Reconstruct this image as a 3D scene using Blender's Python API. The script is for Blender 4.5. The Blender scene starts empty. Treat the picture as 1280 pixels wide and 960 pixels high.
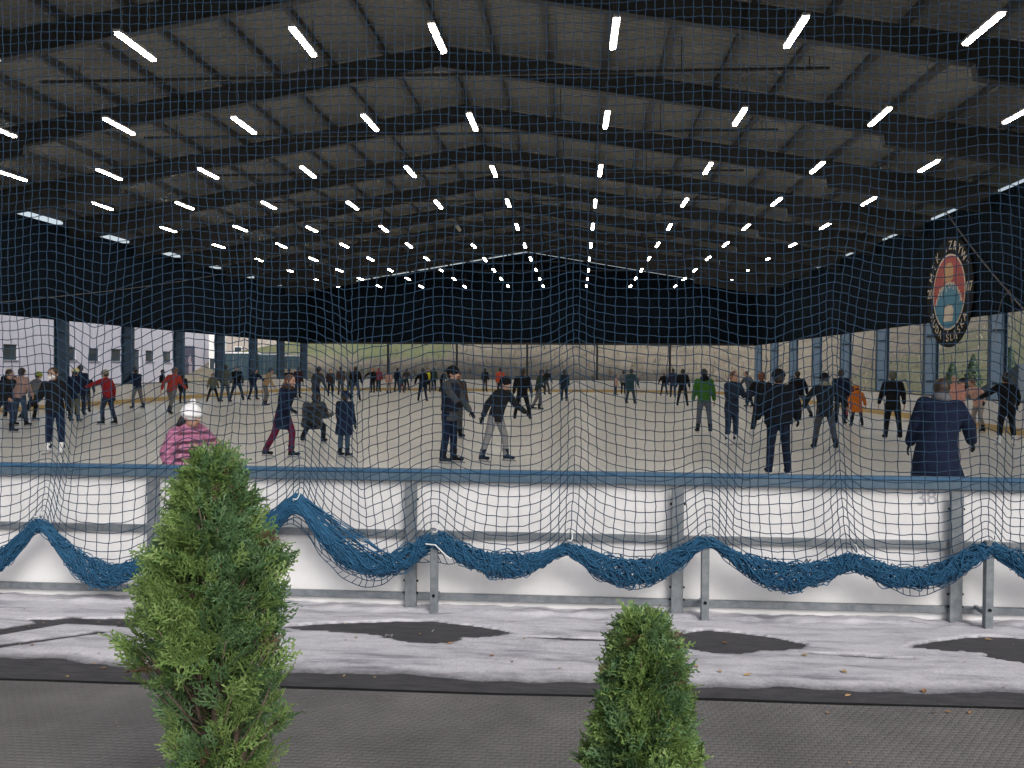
import bpy, bmesh, math, random
import numpy as np
from mathutils import Vector, Matrix
R = math.radians
random.seed(7)
scene = bpy.context.scene
col = scene.collection

# ------------------------------------------------------------------ camera
FPX = 1100.68
YAW, PIT, ROL = .0739, .0177, .0069
EYE = np.array([0., 0., 1.975])
cy, sy, cp, sp = math.cos(YAW), math.sin(YAW), math.cos(PIT), math.sin(PIT)
FW = np.array([-sy*cp, cy*cp, -sp]); R0 = np.array([cy, sy, 0.]); U0 = np.array([-sy*sp, cy*sp, cp])
c_, s_ = math.cos(ROL), math.sin(ROL)
RT = R0*c_ + U0*s_; UP = U0*c_ - R0*s_
cam = bpy.data.cameras.new('camera'); cam_o = bpy.data.objects.new('camera', cam); col.objects.link(cam_o)
cam.sensor_width = 36; cam.lens = 36*FPX/1280; cam.clip_end = 3000; cam.clip_start = .05
cam_o.matrix_world = Matrix(((RT[0], UP[0], -FW[0], EYE[0]), (RT[1], UP[1], -FW[1], EYE[1]), (RT[2], UP[2], -FW[2], EYE[2]), (0, 0, 0, 1)))
scene.camera = cam_o

def at(axis, v, px, py):
    """point where the sight line through a photo pixel meets the plane axis = v"""
    d = FW + RT*(px-640)/FPX - UP*(py-480)/FPX
    return EYE + d*(v-EYE[axis])/d[axis]

# ------------------------------------------------------------------ materials
def principled(name, rgb, rough=.6, metal=0., spec=.5):
    m = bpy.data.materials.new(name); m.use_nodes = True
    b = m.node_tree.nodes['Principled BSDF']
    b.inputs['Base Color'].default_value = (*rgb, 1); b.inputs['Roughness'].default_value = rough
    b.inputs['Metallic'].default_value = metal; b.inputs['Specular IOR Level'].default_value = spec
    return m, m.node_tree, b

def nd(nt, t, **kw):
    n = nt.nodes.new(t)
    for k, v in kw.items(): setattr(n, k, v)
    return n

def noise(nt, scale, detail=4, rough=.55, vec=None, sc=None):
    tc = nd(nt, 'ShaderNodeTexCoord'); n = nd(nt, 'ShaderNodeTexNoise')
    n.inputs['Scale'].default_value = scale; n.inputs['Detail'].default_value = detail; n.inputs['Roughness'].default_value = rough
    if sc:
        mp = nd(nt, 'ShaderNodeMapping'); mp.inputs['Scale'].default_value = sc
        nt.links.new(tc.outputs['Object'], mp.inputs['Vector']); nt.links.new(mp.outputs['Vector'], n.inputs['Vector'])
    else: nt.links.new(tc.outputs['Object'], n.inputs['Vector'])
    return n

def ramp(nt, fac, stops):
    r = nd(nt, 'ShaderNodeValToRGB'); e = r.color_ramp.elements
    while len(e) < len(stops): e.new(.5)
    for i, (p, c) in enumerate(stops):
        e[i].position = p; e[i].color = (*c, 1) if len(c) == 3 else c
    nt.links.new(fac, r.inputs['Fac']); return r

def bump(nt, b, h, strength=.3, dist=.01):
    n = nd(nt, 'ShaderNodeBump'); n.inputs['Strength'].default_value = strength; n.inputs['Distance'].default_value = dist
    nt.links.new(h, n.inputs['Height']); nt.links.new(n.outputs['Normal'], b.inputs['Normal']); return n

def mottled(name, c0, c1, scale=6, rough=.6, metal=0., bmp=0., bscale=60, sc=None, lo=.35, hi=.68, bdist=.01):
    m, nt, b = principled(name, c0, rough, metal)
    n = noise(nt, scale, 6, .6, sc=sc); r = ramp(nt, n.outputs['Fac'], [(lo, c0), (hi, c1)])
    nt.links.new(r.outputs['Color'], b.inputs['Base Color'])
    if bmp:
        n2 = noise(nt, bscale, 4, .6); bump(nt, b, n2.outputs['Fac'], bmp, bdist)
    return m

M = {}
M['galv'] = mottled('galvanised_steel', (.16, .185, .205), (.26, .28, .30), 14, .45, .55, .15, 90)
M['beam'] = mottled('dark_frame_steel', (.022, .023, .024), (.034, .035, .036), 3, .6, .0)
M['purlin'] = mottled('purlin_steel', (.035, .036, .038), (.052, .052, .052), 3, .55, .0)
M['column'] = mottled('blue_column_steel', (.024, .052, .088), (.036, .072, .114), 3, .5, .0, .1, 30)
M['net'] = mottled('shaded_net_cord', (.005, .026, .058), (.007, .036, .076), 9, .85)  # hanging net; cord coloured darker to stand for shade under the roof
M['bundle'] = mottled('daylit_gathered_cord', (.005, .055, .125), (.011, .085, .175), 25, .85)  # same cord at the hem, coloured brighter as if in more daylight
M['tie'] = principled('pale_tie_cord', (.55, .58, .58), .7)[0]
M['rail'] = mottled('blue_grey_rail', (.060, .105, .150), (.095, .140, .185), 10, .5, .2, .12, 70)
M['cap'] = mottled('blue_rail_paint', (.020, .085, .175), (.045, .115, .200), 8, .5, 0, .1, 50)
M['ochre'] = mottled('ochre_kick_plate', (.42, .29, .10), (.52, .37, .15), 4, .5)
M['cable'] = principled('grey_cable', (.12, .12, .125), .6)[0]
M['black'] = principled('black_paint', (.009, .010, .011), .7, 0, .1)[0]
M['housing'] = principled('lamp_housing', (.30, .30, .30), .5)[0]
M['deadlamp'] = principled('unlit_diffuser', (.45, .42, .36), .4)[0]

def board_mat():
    m, nt, b = principled('white_board_plastic', (.60, .595, .59), .45)
    n = noise(nt, 2.2, 8, .65); r = ramp(nt, n.outputs['Fac'], [(.30, (.58, .58, .585)), (.55, (.68, .68, .69))])
    sm = noise(nt, 26, 5, .7); sr = ramp(nt, sm.outputs['Fac'], [(.26, (.45, .42, .38)), (.33, (1, 1, 1))])
    mx = nd(nt, 'ShaderNodeMix', data_type='RGBA', blend_type='MULTIPLY'); mx.inputs['Factor'].default_value = .5
    nt.links.new(r.outputs['Color'], mx.inputs['A']); nt.links.new(sr.outputs['Color'], mx.inputs['B'])
    vo = nd(nt, 'ShaderNodeTexVoronoi'); vo.inputs['Scale'].default_value = 3.2; tc = nd(nt, 'ShaderNodeTexCoord'); nt.links.new(tc.outputs['Object'], vo.inputs['Vector'])
    vr = ramp(nt, vo.outputs['Distance'], [(.018, (.22, .21, .20)), (.034, (1, 1, 1))])
    m2 = nd(nt, 'ShaderNodeMix', data_type='RGBA', blend_type='MULTIPLY'); m2.inputs['Factor'].default_value = .8
    nt.links.new(mx.outputs['Result'], m2.inputs['A']); nt.links.new(vr.outputs['Color'], m2.inputs['B'])
    nt.links.new(m2.outputs['Result'], b.inputs['Base Color']); return m
M['board'] = board_mat()

def ice_mat():
    m, nt, b = principled('skated_ice', (.70, .69, .66), .30)
    n = noise(nt, .35, 6, .6); r = ramp(nt, n.outputs['Fac'], [(.3, (.70, .69, .665)), (.7, (.82, .81, .78))])
    s = noise(nt, 3, 8, .75, sc=(1, 7, 1)); s2 = noise(nt, 3, 8, .75, sc=(6, 1, 1))
    ad = nd(nt, 'ShaderNodeMath', operation='ADD'); nt.links.new(s.outputs['Fac'], ad.inputs[0]); nt.links.new(s2.outputs['Fac'], ad.inputs[1])
    r2 = ramp(nt, ad.outputs[0], [(.40, (.74, .74, .74)), (.56, (1, 1, 1))])
    ad.inputs[0].default_value = 0
    h = nd(nt, 'ShaderNodeMath', operation='MULTIPLY'); h.inputs[1].default_value = .5; nt.links.new(ad.outputs[0], h.inputs[0])
    nt.links.new(h.outputs[0], r2.inputs['Fac'])
    mx = nd(nt, 'ShaderNodeMix', data_type='RGBA', blend_type='MULTIPLY'); mx.inputs['Factor'].default_value = 1
    nt.links.new(r.outputs['Color'], mx.inputs['A']); nt.links.new(r2.outputs['Color'], mx.inputs['B'])
    nt.links.new(mx.outputs['Result'], b.inputs['Base Color'])
    bump(nt, b, ad.outputs[0], .15, .004); return m
M['ice'] = ice_mat()

def corrugated(name, c0, c1, axis, per, rough=.6, strength=.8, spec=.25):
    m, nt, b = principled(name, c0, rough)
    tc = nd(nt, 'ShaderNodeTexCoord'); w = nd(nt, 'ShaderNodeTexWave', wave_type='BANDS', bands_direction=axis)
    w.inputs['Scale'].default_value = 2*math.pi/(per*20); w.inputs['Distortion'].default_value = 0
    nt.links.new(tc.outputs['Object'], w.inputs['Vector'])
    n = noise(nt, .5, 5, .6); r = ramp(nt, n.outputs['Fac'], [(.3, c0), (.7, c1)]); nt.links.new(r.outputs['Color'], b.inputs['Base Color'])
    bump(nt, b, w.outputs['Fac'], strength, .03); b.inputs['Specular IOR Level'].default_value = spec; return m
M['roof'] = corrugated('grey_roof_sheet', (.145, .140, .130), (.185, .179, .166), 'Y', .25, .55)
M['clad_side'] = corrugated('dark_wall_sheet', (.005, .009, .015), (.008, .013, .020), 'Y', .30, .8, .8, .03)
M['clad_end'] = corrugated('dark_gable_sheet', (.005, .009, .015), (.008, .013, .020), 'X', .30, .8, .8, .03)

def emit(name, rgb, s):
    m = bpy.data.materials.new(name); m.use_nodes = True; nt = m.node_tree; nt.nodes.clear()
    e = nd(nt, 'ShaderNodeEmission'); e.inputs['Color'].default_value = (*rgb, 1); e.inputs['Strength'].default_value = s
    o = nd(nt, 'ShaderNodeOutputMaterial'); nt.links.new(e.outputs[0], o.inputs['Surface']); return m
M['lamp'] = emit('lit_lamp_diffuser', (1., .92, .80), 44)

def mat_mat():
    m, nt, b = principled('black_rubber_mat', (.05, .05, .05), .75)
    n = noise(nt, 1.6, 8, .65); r = ramp(nt, n.outputs['Fac'], [(.3, (.086, .082, .084)), (.7, (.146, .140, .142))])
    sp_ = noise(nt, 8, 6, .7, sc=(1, 1.6, 1)); sr = ramp(nt, sp_.outputs['Fac'], [(.66, (0, 0, 0)), (.80, (.5, .5, .5))])
    mx = nd(nt, 'ShaderNodeMix', data_type='RGBA'); mx.inputs['B'].default_value = (.20, .19, .19, 1)
    nt.links.new(sr.outputs['Color'], mx.inputs['Factor']); nt.links.new(r.outputs['Color'], mx.inputs['A'])
    nt.links.new(mx.outputs['Result'], b.inputs['Base Color'])
    tc = nd(nt, 'ShaderNodeTexCoord'); br = nd(nt, 'ShaderNodeTexBrick'); br.offset = .5
    br.inputs['Scale'].default_value = 1; br.inputs['Brick Width'].default_value = .050; br.inputs['Row Height'].default_value = .034
    br.inputs['Mortar Size'].default_value = .010; br.inputs['Mortar Smooth'].default_value = 1.
    br.inputs['Color1'].default_value = br.inputs['Color2'].default_value = (1, 1, 1, 1); br.inputs['Mortar'].default_value = (0, 0, 0, 1)
    nt.links.new(tc.outputs['Object'], br.inputs['Vector'])
    ng = noise(nt, 140, 3, .6); ma = nd(nt, 'ShaderNodeMath', operation='MULTIPLY_ADD'); ma.inputs[1].default_value = .35
    nt.links.new(ng.outputs['Fac'], ma.inputs[0]); nt.links.new(br.outputs['Color'], ma.inputs[2])
    bump(nt, b, ma.outputs[0], .75, .005); return m
M['mat'] = mat_mat()
M['mat_strip'] = mottled('worn_rubber_strip', (.026, .026, .031), (.060, .058, .064), 9, .7, 0, .7, 90, sc=(.6, 2.5, 1))

def snow_mat():
    m, nt, b = principled('scraped_snow', (.78, .78, .82), .7)
    n = noise(nt, 2.0, 9, .68, sc=(.55, 3.0, 1)); r = ramp(nt, n.outputs['Fac'], [(.34, (.20, .20, .225)), (.43, (.48, .48, .52)), (.52, (.52, .515, .56)), (.75, (.61, .60, .65))])
    r.color_ramp.elements[0].color = (.22, .22, .25, 1); r.color_ramp.elements[1].color = (.40, .40, .44, 1)
    da = nd(nt, 'ShaderNodeAttribute', attribute_name='depth'); mx = nd(nt, 'ShaderNodeMix', data_type='RGBA'); mx.clamp_factor = True
    nn = noise(nt, 22, 6, .7); m1 = nd(nt, 'ShaderNodeMath', operation='MULTIPLY_ADD'); m1.inputs[1].default_value = .9; m1.inputs[2].default_value = -.45
    m2 = nd(nt, 'ShaderNodeMath', operation='ADD'); nt.links.new(nn.outputs['Fac'], m1.inputs[0]); nt.links.new(m1.outputs[0], m2.inputs[0]); nt.links.new(da.outputs['Fac'], m2.inputs[1])
    nt.links.new(m2.outputs[0], mx.inputs['Factor']); mx.inputs['A'].default_value = (.075, .075, .085, 1); g1 = noise(nt, 90, 4, .8); gr = ramp(nt, g1.outputs['Fac'], [(.38, (.70, .70, .71)), (.55, (1, 1, 1))])
    mg = nd(nt, 'ShaderNodeMix', data_type='RGBA', blend_type='MULTIPLY'); mg.inputs['Factor'].default_value = .8
    nt.links.new(r.outputs['Color'], mg.inputs['A']); nt.links.new(gr.outputs['Color'], mg.inputs['B']); nt.links.new(mg.outputs['Result'], mx.inputs['B'])
    nt.links.new(mx.outputs['Result'], b.inputs['Base Color'])
    n2 = noise(nt, 55, 6, .75); bump(nt, b, n2.outputs['Fac'], .35, .008)
    return m
M['snow'] = snow_mat()
def leaf_mat(name, stops, rough=.55, trans=0.):
    m, nt, b = principled(name, stops[0][1], rough)
    g = nd(nt, 'ShaderNodeNewGeometry'); r = ramp(nt, g.outputs['Random Per Island'], stops)
    nt.links.new(r.outputs['Color'], b.inputs['Base Color'])
    if trans:
        t = nd(nt, 'ShaderNodeBsdfTranslucent'); mx = nd(nt, 'ShaderNodeMixShader'); mx.inputs[0].default_value = trans
        nt.links.new(r.outputs['Color'], t.inputs['Color']); out = nt.nodes['Material Output']
        nt.links.new(b.outputs[0], mx.inputs[1]); nt.links.new(t.outputs[0], mx.inputs[2]); nt.links.new(mx.outputs[0], out.inputs['Surface'])
    return m
M['fresh'] = leaf_mat('fresh_thuja_scales', [(0, (.125, .220, .062)), (.5, (.195, .310, .092)), (1, (.290, .400, .140))], .5, .4)
M['deep'] = leaf_mat('blue_green_thuja_scales', [(0, (.080, .165, .075)), (.5, (.125, .235, .100)), (1, (.180, .290, .125))], .5, .4)
M['dead'] = leaf_mat('dry_brown_thuja_scales', [(0, (.075, .048, .030)), (1, (.125, .080, .045))])
M['bark'] = mottled('grey_brown_bark', (.07, .05, .038), (.15, .115, .09), 40, .85, 0, .8, 60, sc=(1, 1, .25))
M['litter'] = leaf_mat('fallen_leaf', [(0, (.20, .09, .035)), (.35, (.34, .19, .09)), (.7, (.42, .30, .15)), (1, (.12, .07, .04))])
M['autumn'] = leaf_mat('autumn_leaves', [(0, (.22, .10, .03)), (.5, (.34, .19, .06)), (1, (.42, .27, .10))])
M['scrub'] = leaf_mat('brown_scrub_twigs', [(0, (.16, .135, .10)), (.5, (.22, .19, .14)), (1, (.17, .17, .10))])
M['conifer'] = leaf_mat('dark_conifer_leaves', [(0, (.018, .045, .025)), (1, (.040, .080, .040))])
M['lilac'] = mottled('lilac_render', (.52, .515, .585), (.58, .57, .64), 1.2, .8)
M['dark_glass'] = principled('dark_window_glass', (.035, .045, .055), .12)[0]
M['white'] = principled('white_paint', (.8, .8, .8), .5)[0]
M['sill'] = principled('grey_sill', (.32, .33, .37), .5)[0]
M['teal'] = corrugated('teal_container_sheet', (.030, .060, .075), (.045, .075, .090), 'X', .4, .5)
M['brick'] = mottled('pale_brown_facade', (.36, .31, .28), (.46, .42, .39), 3, .8)
M['poster'] = mottled('dark_poster_print', (.04, .05, .09), (.10, .09, .14), 3, .5)
M['poster_fig'] = mottled('pale_poster_figure', (.30, .26, .32), (.42, .38, .42), 4, .5)
M['tarp'] = mottled('blue_grey_tarpaulin', (.035, .055, .075), (.055, .08, .10), 3, .6)

def terrain_mat(name, a_stops, b_stops):
    m, nt, b = principled(name, (.1, .1, .08), .9)
    n1 = noise(nt, .45, 8, .7); ra = ramp(nt, n1.outputs['Fac'], a_stops); rb = ramp(nt, n1.outputs['Fac'], b_stops)
    at_ = nd(nt, 'ShaderNodeAttribute', attribute_name='lush')
    n2 = noise(nt, .3, 5, .6); ma = nd(nt, 'ShaderNodeMath', operation='MULTIPLY_ADD'); ma.inputs[1].default_value = 1.6; 
    sb = nd(nt, 'ShaderNodeMath', operation='SUBTRACT'); sb.inputs[1].default_value = .5; nt.links.new(n2.outputs['Fac'], sb.inputs[0])
    nt.links.new(sb.outputs[0], ma.inputs[0]); nt.links.new(at_.outputs['Fac'], ma.inputs[2])
    mx = nd(nt, 'ShaderNodeMix', data_type='RGBA'); mx.clamp_factor = True
    nt.links.new(ma.outputs[0], mx.inputs['Factor']); nt.links.new(ra.outputs['Color'], mx.inputs['A']); nt.links.new(rb.outputs['Color'], mx.inputs['B'])
    nt.links.new(mx.outputs['Result'], b.inputs['Base Color'])
    n3 = noise(nt, 4, 6, .75); bump(nt, b, n3.outputs['Fac'], .9, .25); return m
M['hill'] = terrain_mat('rough_hillside', [(.3, (.15, .130, .095)), (.5, (.23, .20, .150)), (.7, (.30, .265, .20))], [(.3, (.12, .145, .065)), (.55, (.18, .20, .095)), (.75, (.25, .24, .145))])
M['ground'] = mottled('trodden_ground', (.085, .083, .080), (.14, .135, .125), .8, .9, 0, .4, 20)

FAB = {}
def fabric(rgb):
    k = tuple(round(v, 3) for v in rgb)
    if k not in FAB:
        c1 = tuple(min(1, v*1.3+.001) for v in k)
        FAB[k] = mottled('cloth', k, c1, 14, .9, 0, .35, 35, bdist=.02)
        FAB[k].node_tree.nodes['Principled BSDF'].inputs['Specular IOR Level'].default_value = .15
    return FAB[k]
def quilted(rgb):
    m = mottled('quilted_cloth', rgb, tuple(min(1, v*1.25) for v in rgb), 9, .38)
    nt = m.node_tree; b = nt.nodes['Principled BSDF']; tc = nd(nt, 'ShaderNodeTexCoord'); w = nd(nt, 'ShaderNodeTexWave', wave_type='BANDS', bands_direction='Z', wave_profile='SIN')
    w.inputs['Scale'].default_value = 3.4; w.inputs['Distortion'].default_value = 1.5; w.inputs['Detail'].default_value = 2; w.inputs['Detail Scale'].default_value = 3
    nt.links.new(tc.outputs['Object'], w.inputs['Vector']); bump(nt, b, w.outputs['Fac'], 1., .05); return m
SKIN = {}
def skin(rgb):
    if rgb not in SKIN: SKIN[rgb] = mottled('skin', rgb, tuple(v*1.1 for v in rgb), 12, .5)
    return SKIN[rgb]
HAIRM = {}
def hairm(rgb):
    if rgb not in HAIRM: HAIRM[rgb] = mottled('hair', rgb, tuple(v*1.5 for v in rgb), 40, .55, 0, .5, 70, sc=(1, 1, .2))
    return HAIRM[rgb]
M['eye'] = principled('eye_dark', (.02, .015, .012), .2)[0]
M['lip'] = principled('lip', (.30, .12, .10), .5)[0]
M['steel'] = principled('blade_steel', (.5, .5, .52), .25, 1.)[0]

# ------------------------------------------------------------------ mesh building
def link(o, parent=None):
    col.objects.link(o)
    if parent is not None: o.parent = parent
    return o
def props(o, label=None, cat=None, group=None, kind=None):
    if label: o['label'] = label
    if cat: o['category'] = cat
    if group: o['group'] = group
    if kind: o['kind'] = kind
    return o
def empty(name, loc=(0, 0, 0), rz=0, **kw):
    o = bpy.data.objects.new(name, None); o.location = loc; o.rotation_euler = (0, 0, rz); o.empty_display_size = .2
    return props(link(o), **kw)

class MB:
    def __init__(s): s.v = []; s.f = []; s.m = []; s.smooth = False
    def add(s, vs, fs, mi=0):
        n = len(s.v); s.v.extend([tuple(map(float, p)) for p in vs]); s.f.extend([tuple(i+n for i in f) for f in fs]); s.m.extend([mi]*len(fs)); return s
    def box(s, x0, x1, y0, y1, z0, z1, mi=0, mat=None):
        vs = [(x, y, z) for z in (z0, z1) for y in (y0, y1) for x in (x0, x1)]
        if mat is not None: vs = [tuple(mat @ Vector(p)) for p in vs]
        return s.add(vs, [(0, 2, 3, 1), (4, 5, 7, 6), (0, 1, 5, 4), (2, 6, 7, 3), (0, 4, 6, 2), (1, 3, 7, 5)], mi)
    def bar(s, p, q, w, h, mi=0, up=(0, 0, 1)):
        p, q = Vector(p), Vector(q); d = (q-p).normalized(); u = Vector(up)
        if abs(d.dot(u)) > .99: u = Vector((0, 1, 0))
        a = d.cross(u).normalized(); b = a.cross(d).normalized()
        vs = [e + a*w/2*i + b*h/2*j for e in (p, q) for i, j in ((-1, -1), (1, -1), (1, 1), (-1, 1))]
        return s.add(vs, [(0, 3, 2, 1), (4, 5, 6, 7), (0, 1, 5, 4), (1, 2, 6, 5), (2, 3, 7, 6), (3, 0, 4, 7)], mi)
    def tube(s, pts, r, n=6, mi=0, caps=True):
        P = [Vector(p) for p in pts]; rs = r if hasattr(r, '__len__') else [r]*len(P); vs = []
        u = None
        for i, p in enumerate(P):
            d = (P[min(i+1, len(P)-1)]-P[max(i-1, 0)])
            d = d.normalized() if d.length > 1e-9 else Vector((0, 0, 1))
            if u is None: u = d.orthogonal().normalized()
            u = (u - d*u.dot(d)); u = u.normalized() if u.length > 1e-6 else d.orthogonal().normalized()
            w = d.cross(u)
            vs += [p + (u*math.cos(2*math.pi*k/n) + w*math.sin(2*math.pi*k/n))*rs[i] for k in range(n)]
        fs = [(i*n+k, i*n+(k+1) % n, (i+1)*n+(k+1) % n, (i+1)*n+k) for i in range(len(P)-1) for k in range(n)]
        if caps: fs += [tuple(range(n-1, -1, -1)), tuple((len(P)-1)*n+k for k in range(n))]
        return s.add(vs, fs, mi)
    def rings(s, rings, n=14, mi=0):
        """rings: (centre, axis a, axis b); closed loft with capped ends"""
        vs = []
        for c, a, b in rings:
            c, a, b = Vector(c), Vector(a), Vector(b)
            vs += [c + a*math.cos(2*math.pi*k/n) + b*math.sin(2*math.pi*k/n) for k in range(n)]
        m = len(rings)
        fs = [(i*n+k, i*n+(k+1) % n, (i+1)*n+(k+1) % n, (i+1)*n+k) for i in range(m-1) for k in range(n)]
        fs += [tuple(range(n-1, -1, -1)), tuple((m-1)*n+k for k in range(n))]
        return s.add(vs, fs, mi)
    def ell(s, c, a, b, d, n=12, m=8, mi=0):
        c, a, b, d = Vector(c), Vector(a), Vector(b), Vector(d)
        rg = []
        for i in range(m+1):
            t = -math.pi/2 + math.pi*i/m; t = max(-1.5, min(1.5, t))
            rg.append((c + d*math.sin(t), a*math.cos(t), b*math.cos(t)))
        return s.rings(rg, n, mi)
    def caps(s, p, q, r0, r1, n=10, mi=0):
        p, q = Vector(p), Vector(q); d = (q-p)
        d = d.normalized() if d.length > 1e-6 else Vector((0, 0, 1)); u = d.orthogonal().normalized(); w = d.cross(u); rg = []
        for t in (-1.45, -.9, -.45, 0): rg.append((p + d*r0*math.sin(t), u*r0*math.cos(t), w*r0*math.cos(t)))
        for t in (0, .45, .9, 1.45): rg.append((q + d*r1*math.sin(t), u*r1*math.cos(t), w*r1*math.cos(t)))
        return s.rings(rg, n, mi)
    def mesh(s, name, mats, smooth=False):
        me = bpy.data.meshes.new(name); me.from_pydata(s.v, [], s.f)
        for m in (mats if isinstance(mats, (list, tuple)) else [mats]): me.materials.append(m)
        if any(s.m): me.polygons.foreach_set('material_index', s.m)
        if smooth: me.polygons.foreach_set('use_smooth', [True]*len(s.f))
        me.update(); return me
    def build(s, name, mats, parent=None, smooth=False, bevel=0, **kw):
        o = bpy.data.objects.new(name, s.mesh(name, mats, smooth)); link(o, parent)
        if bevel:
            bv = o.modifiers.new('edge', 'BEVEL'); bv.width = bevel; bv.segments = 1; bv.limit_method = 'ANGLE'
        return props(o, **kw)

def copy_tree(o, parent=None):
    c = o.copy(); col.objects.link(c)
    if parent is not None: c.parent = parent
    for ch in list(o.children): copy_tree(ch, c)
    return c
def smooth_noise(x, y, seed=0):
    v = 0
    for i, (fx, fy, ph, a) in enumerate(((1., .7, .3, 1), (2.1, -1.6, 1.7, .55), (-3.7, 3.1, 4.1, .33), (6.9, 5.3, 2.2, .18), (13.1, -11.2, .9, .1), (23, 27, 3.3, .06))):
        v += a*math.sin(fx*x + ph + seed*1.3*(i+1))*math.cos(fy*y + ph*2 - seed*.7*(i+1))
    return v
# ================================================================== world and light
world = bpy.data.worlds.new('World'); scene.world = world; world.use_nodes = True
wn = world.node_tree; bg = wn.nodes['Background']
sky = nd(wn, 'ShaderNodeTexSky', sky_type='NISHITA'); sky.sun_disc = False
SUN_EL, SUN_AZ = 38, 152          # degrees; azimuth clockwise from +Y, i.e. behind the camera
sky.sun_elevation = R(SUN_EL); sky.sun_rotation = R(SUN_AZ); sky.air_density = 1.0; sky.dust_density = 4.0; sky.ozone_density = 1.0
hs = nd(wn, 'ShaderNodeHueSaturation'); hs.inputs['Saturation'].default_value = .55
wn.links.new(sky.outputs['Color'], hs.inputs['Color']); wn.links.new(hs.outputs['Color'], bg.inputs['Color'])
bg.inputs['Strength'].default_value = .15
sl = bpy.data.lights.new('sun', 'SUN'); sl.energy = 1.4; sl.angle = R(25); sl.color = (1, .97, .94)
so = bpy.data.objects.new('sun', sl); link(so)
el, az = R(SUN_EL), R(SUN_AZ)
sd = Vector((math.sin(az)*math.cos(el), math.cos(az)*math.cos(el), math.sin(el)))
so.rotation_euler = sd.to_track_quat('Z', 'Y').to_euler()
scene.view_settings.view_transform = 'Standard'; scene.view_settings.look = 'None'
scene.view_settings.exposure = 0.22; scene.view_settings.gamma = 1
scene.cycles.max_bounces = 8; scene.cycles.diffuse_bounces = 5; scene.cycles.use_denoising = True
scene.cycles.sample_clamp_indirect = 6

# ================================================================== terrain
XR, HW = -4.5, 20.3                # ridge line and half width of the hall
XL, XRI = XR-HW, XR+HW
Y0, PITCH, YEND = 18.75, 6.277, 78.4
ICE = .154
g = MB(); g.add([(-900, -900, -.03), (900, -900, -.03), (900, 1500, -.03), (-900, 1500, -.03)], [(0, 1, 2, 3)])
g.build('ground', M['ground'], kind='structure')

def hill_h(x, y):
    def rise(t): return max(0, t)
    back = max(0, (y-82))*.34 if y > 82 else 0
    side = max(0, (x-18.5))*.40
    if x < -30: back *= max(0, 1-(-30-x)/25)
    h = math.hypot(min(back, 9), min(side, 15)) if back and side else max(min(back, 9), min(side, 15))
    if h > 0: h += .35*smooth_noise(x*.12, y*.12, 2)*min(1, h/2)
    return h-.06
xs = list(np.linspace(-80, -30, 16)) + list(np.linspace(-27, 19, 40)) + list(np.linspace(20, 110, 46))
ys = list(np.linspace(-40, 78, 60)) + list(np.linspace(80, 190, 70))
hv = [(x, y, hill_h(x, y)) for y in ys for x in xs]; nx = len(xs)
hf = []
for j in range(len(ys)-1):
    for i in range(nx-1):
        q = (j*nx+i, j*nx+i+1, (j+1)*nx+i+1, (j+1)*nx+i)
        if max(hv[k][2] for k in q) > -.05: hf.append(q)
hm = MB(); hm.add(hv, hf); ho = hm.build('hill', M['hill'], smooth=True, kind='structure')
la = ho.data.attributes.new('lush', 'FLOAT', 'POINT')
def lush(x, y, z):
    if x < -14 and y > 80: return 1.0 if 3.0 < z < 9 else .1
    if x > 18 and y < 76: return max(.2, min(.95, 1.25 - (y-36)/44 - z*.02))
    return -.15
la.data.foreach_set('value', [lush(*p) for p in hv])

# paved service yard left of the hall
y_ = MB(); y_.add([(-70, -20, -.026), (XL-.5, -20, -.026), (XL-.5, 110, -.026), (-70, 110, -.026)], [(0, 1, 2, 3)])
y_.build('pavement', M['ground'], kind='structure')

# ================================================================== rink: ice and boards
BX, BH, BN, BF, RC = XR, 17.23, 7.30, 69.2, 8.0
def rink_path(inset=0., n=14):
    pts = []
    for cx, cyy, a0 in ((BX+BH-RC, BN+RC, -90), (BX+BH-RC, BF-RC, 0), (BX-BH+RC, BF-RC, 90), (BX-BH+RC, BN+RC, 180)):
        for k in range(n+1):
            a = R(a0+90*k/n); pts.append((cx+(RC-inset)*math.cos(a), cyy+(RC-inset)*math.sin(a)))
    return pts
ic = MB(); p = rink_path(.02); ic.add([(x, y, ICE) for x, y in p], [tuple(range(len(p)))])
ic.build('ice', M['ice'], kind='structure')
# ring of boards round three sides and the corners (the straight near side is the steel-framed fence)
def ring_strip(mb, z0, z1, in0, in1, mi=0):
    a = rink_path(in0); b = rink_path(in1); n = len(a)
    vs = [(x, y, z0) for x, y in a]+[(x, y, z1) for x, y in a]+[(x, y, z0) for x, y in b]+[(x, y, z1) for x, y in b]
    fs = []
    for i in range(n-1):            # open between last and first point: the near side
        j = i+1
        fs += [(i, j, n+j, n+i), (2*n+j, 2*n+i, 3*n+i, 3*n+j), (n+i, n+j, 3*n+j, 3*n+i), (j, i, 2*n+i, 2*n+j)]
    fs += [(0, n, 3*n, 2*n), (n-1, 3*n-1, 4*n-1, 2*n-1)]
    return mb.add(vs, fs, mi)
bd = empty('rink_boards', (0, 0, 0), label='long white rink boards with ochre kick plate running round the ice', cat='rink boards')
ring_strip(MB(), -.02, 1.085, -.05, 0).build('panel', M['board'], bd)
ring_strip(MB(), ICE-.02, ICE+.20, 0, .012).build('kick_plate', M['ochre'], bd)
ring_strip(MB(), 1.085, 1.125, -.08, .02).build('cap_rail', M['beam'], bd)

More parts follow.
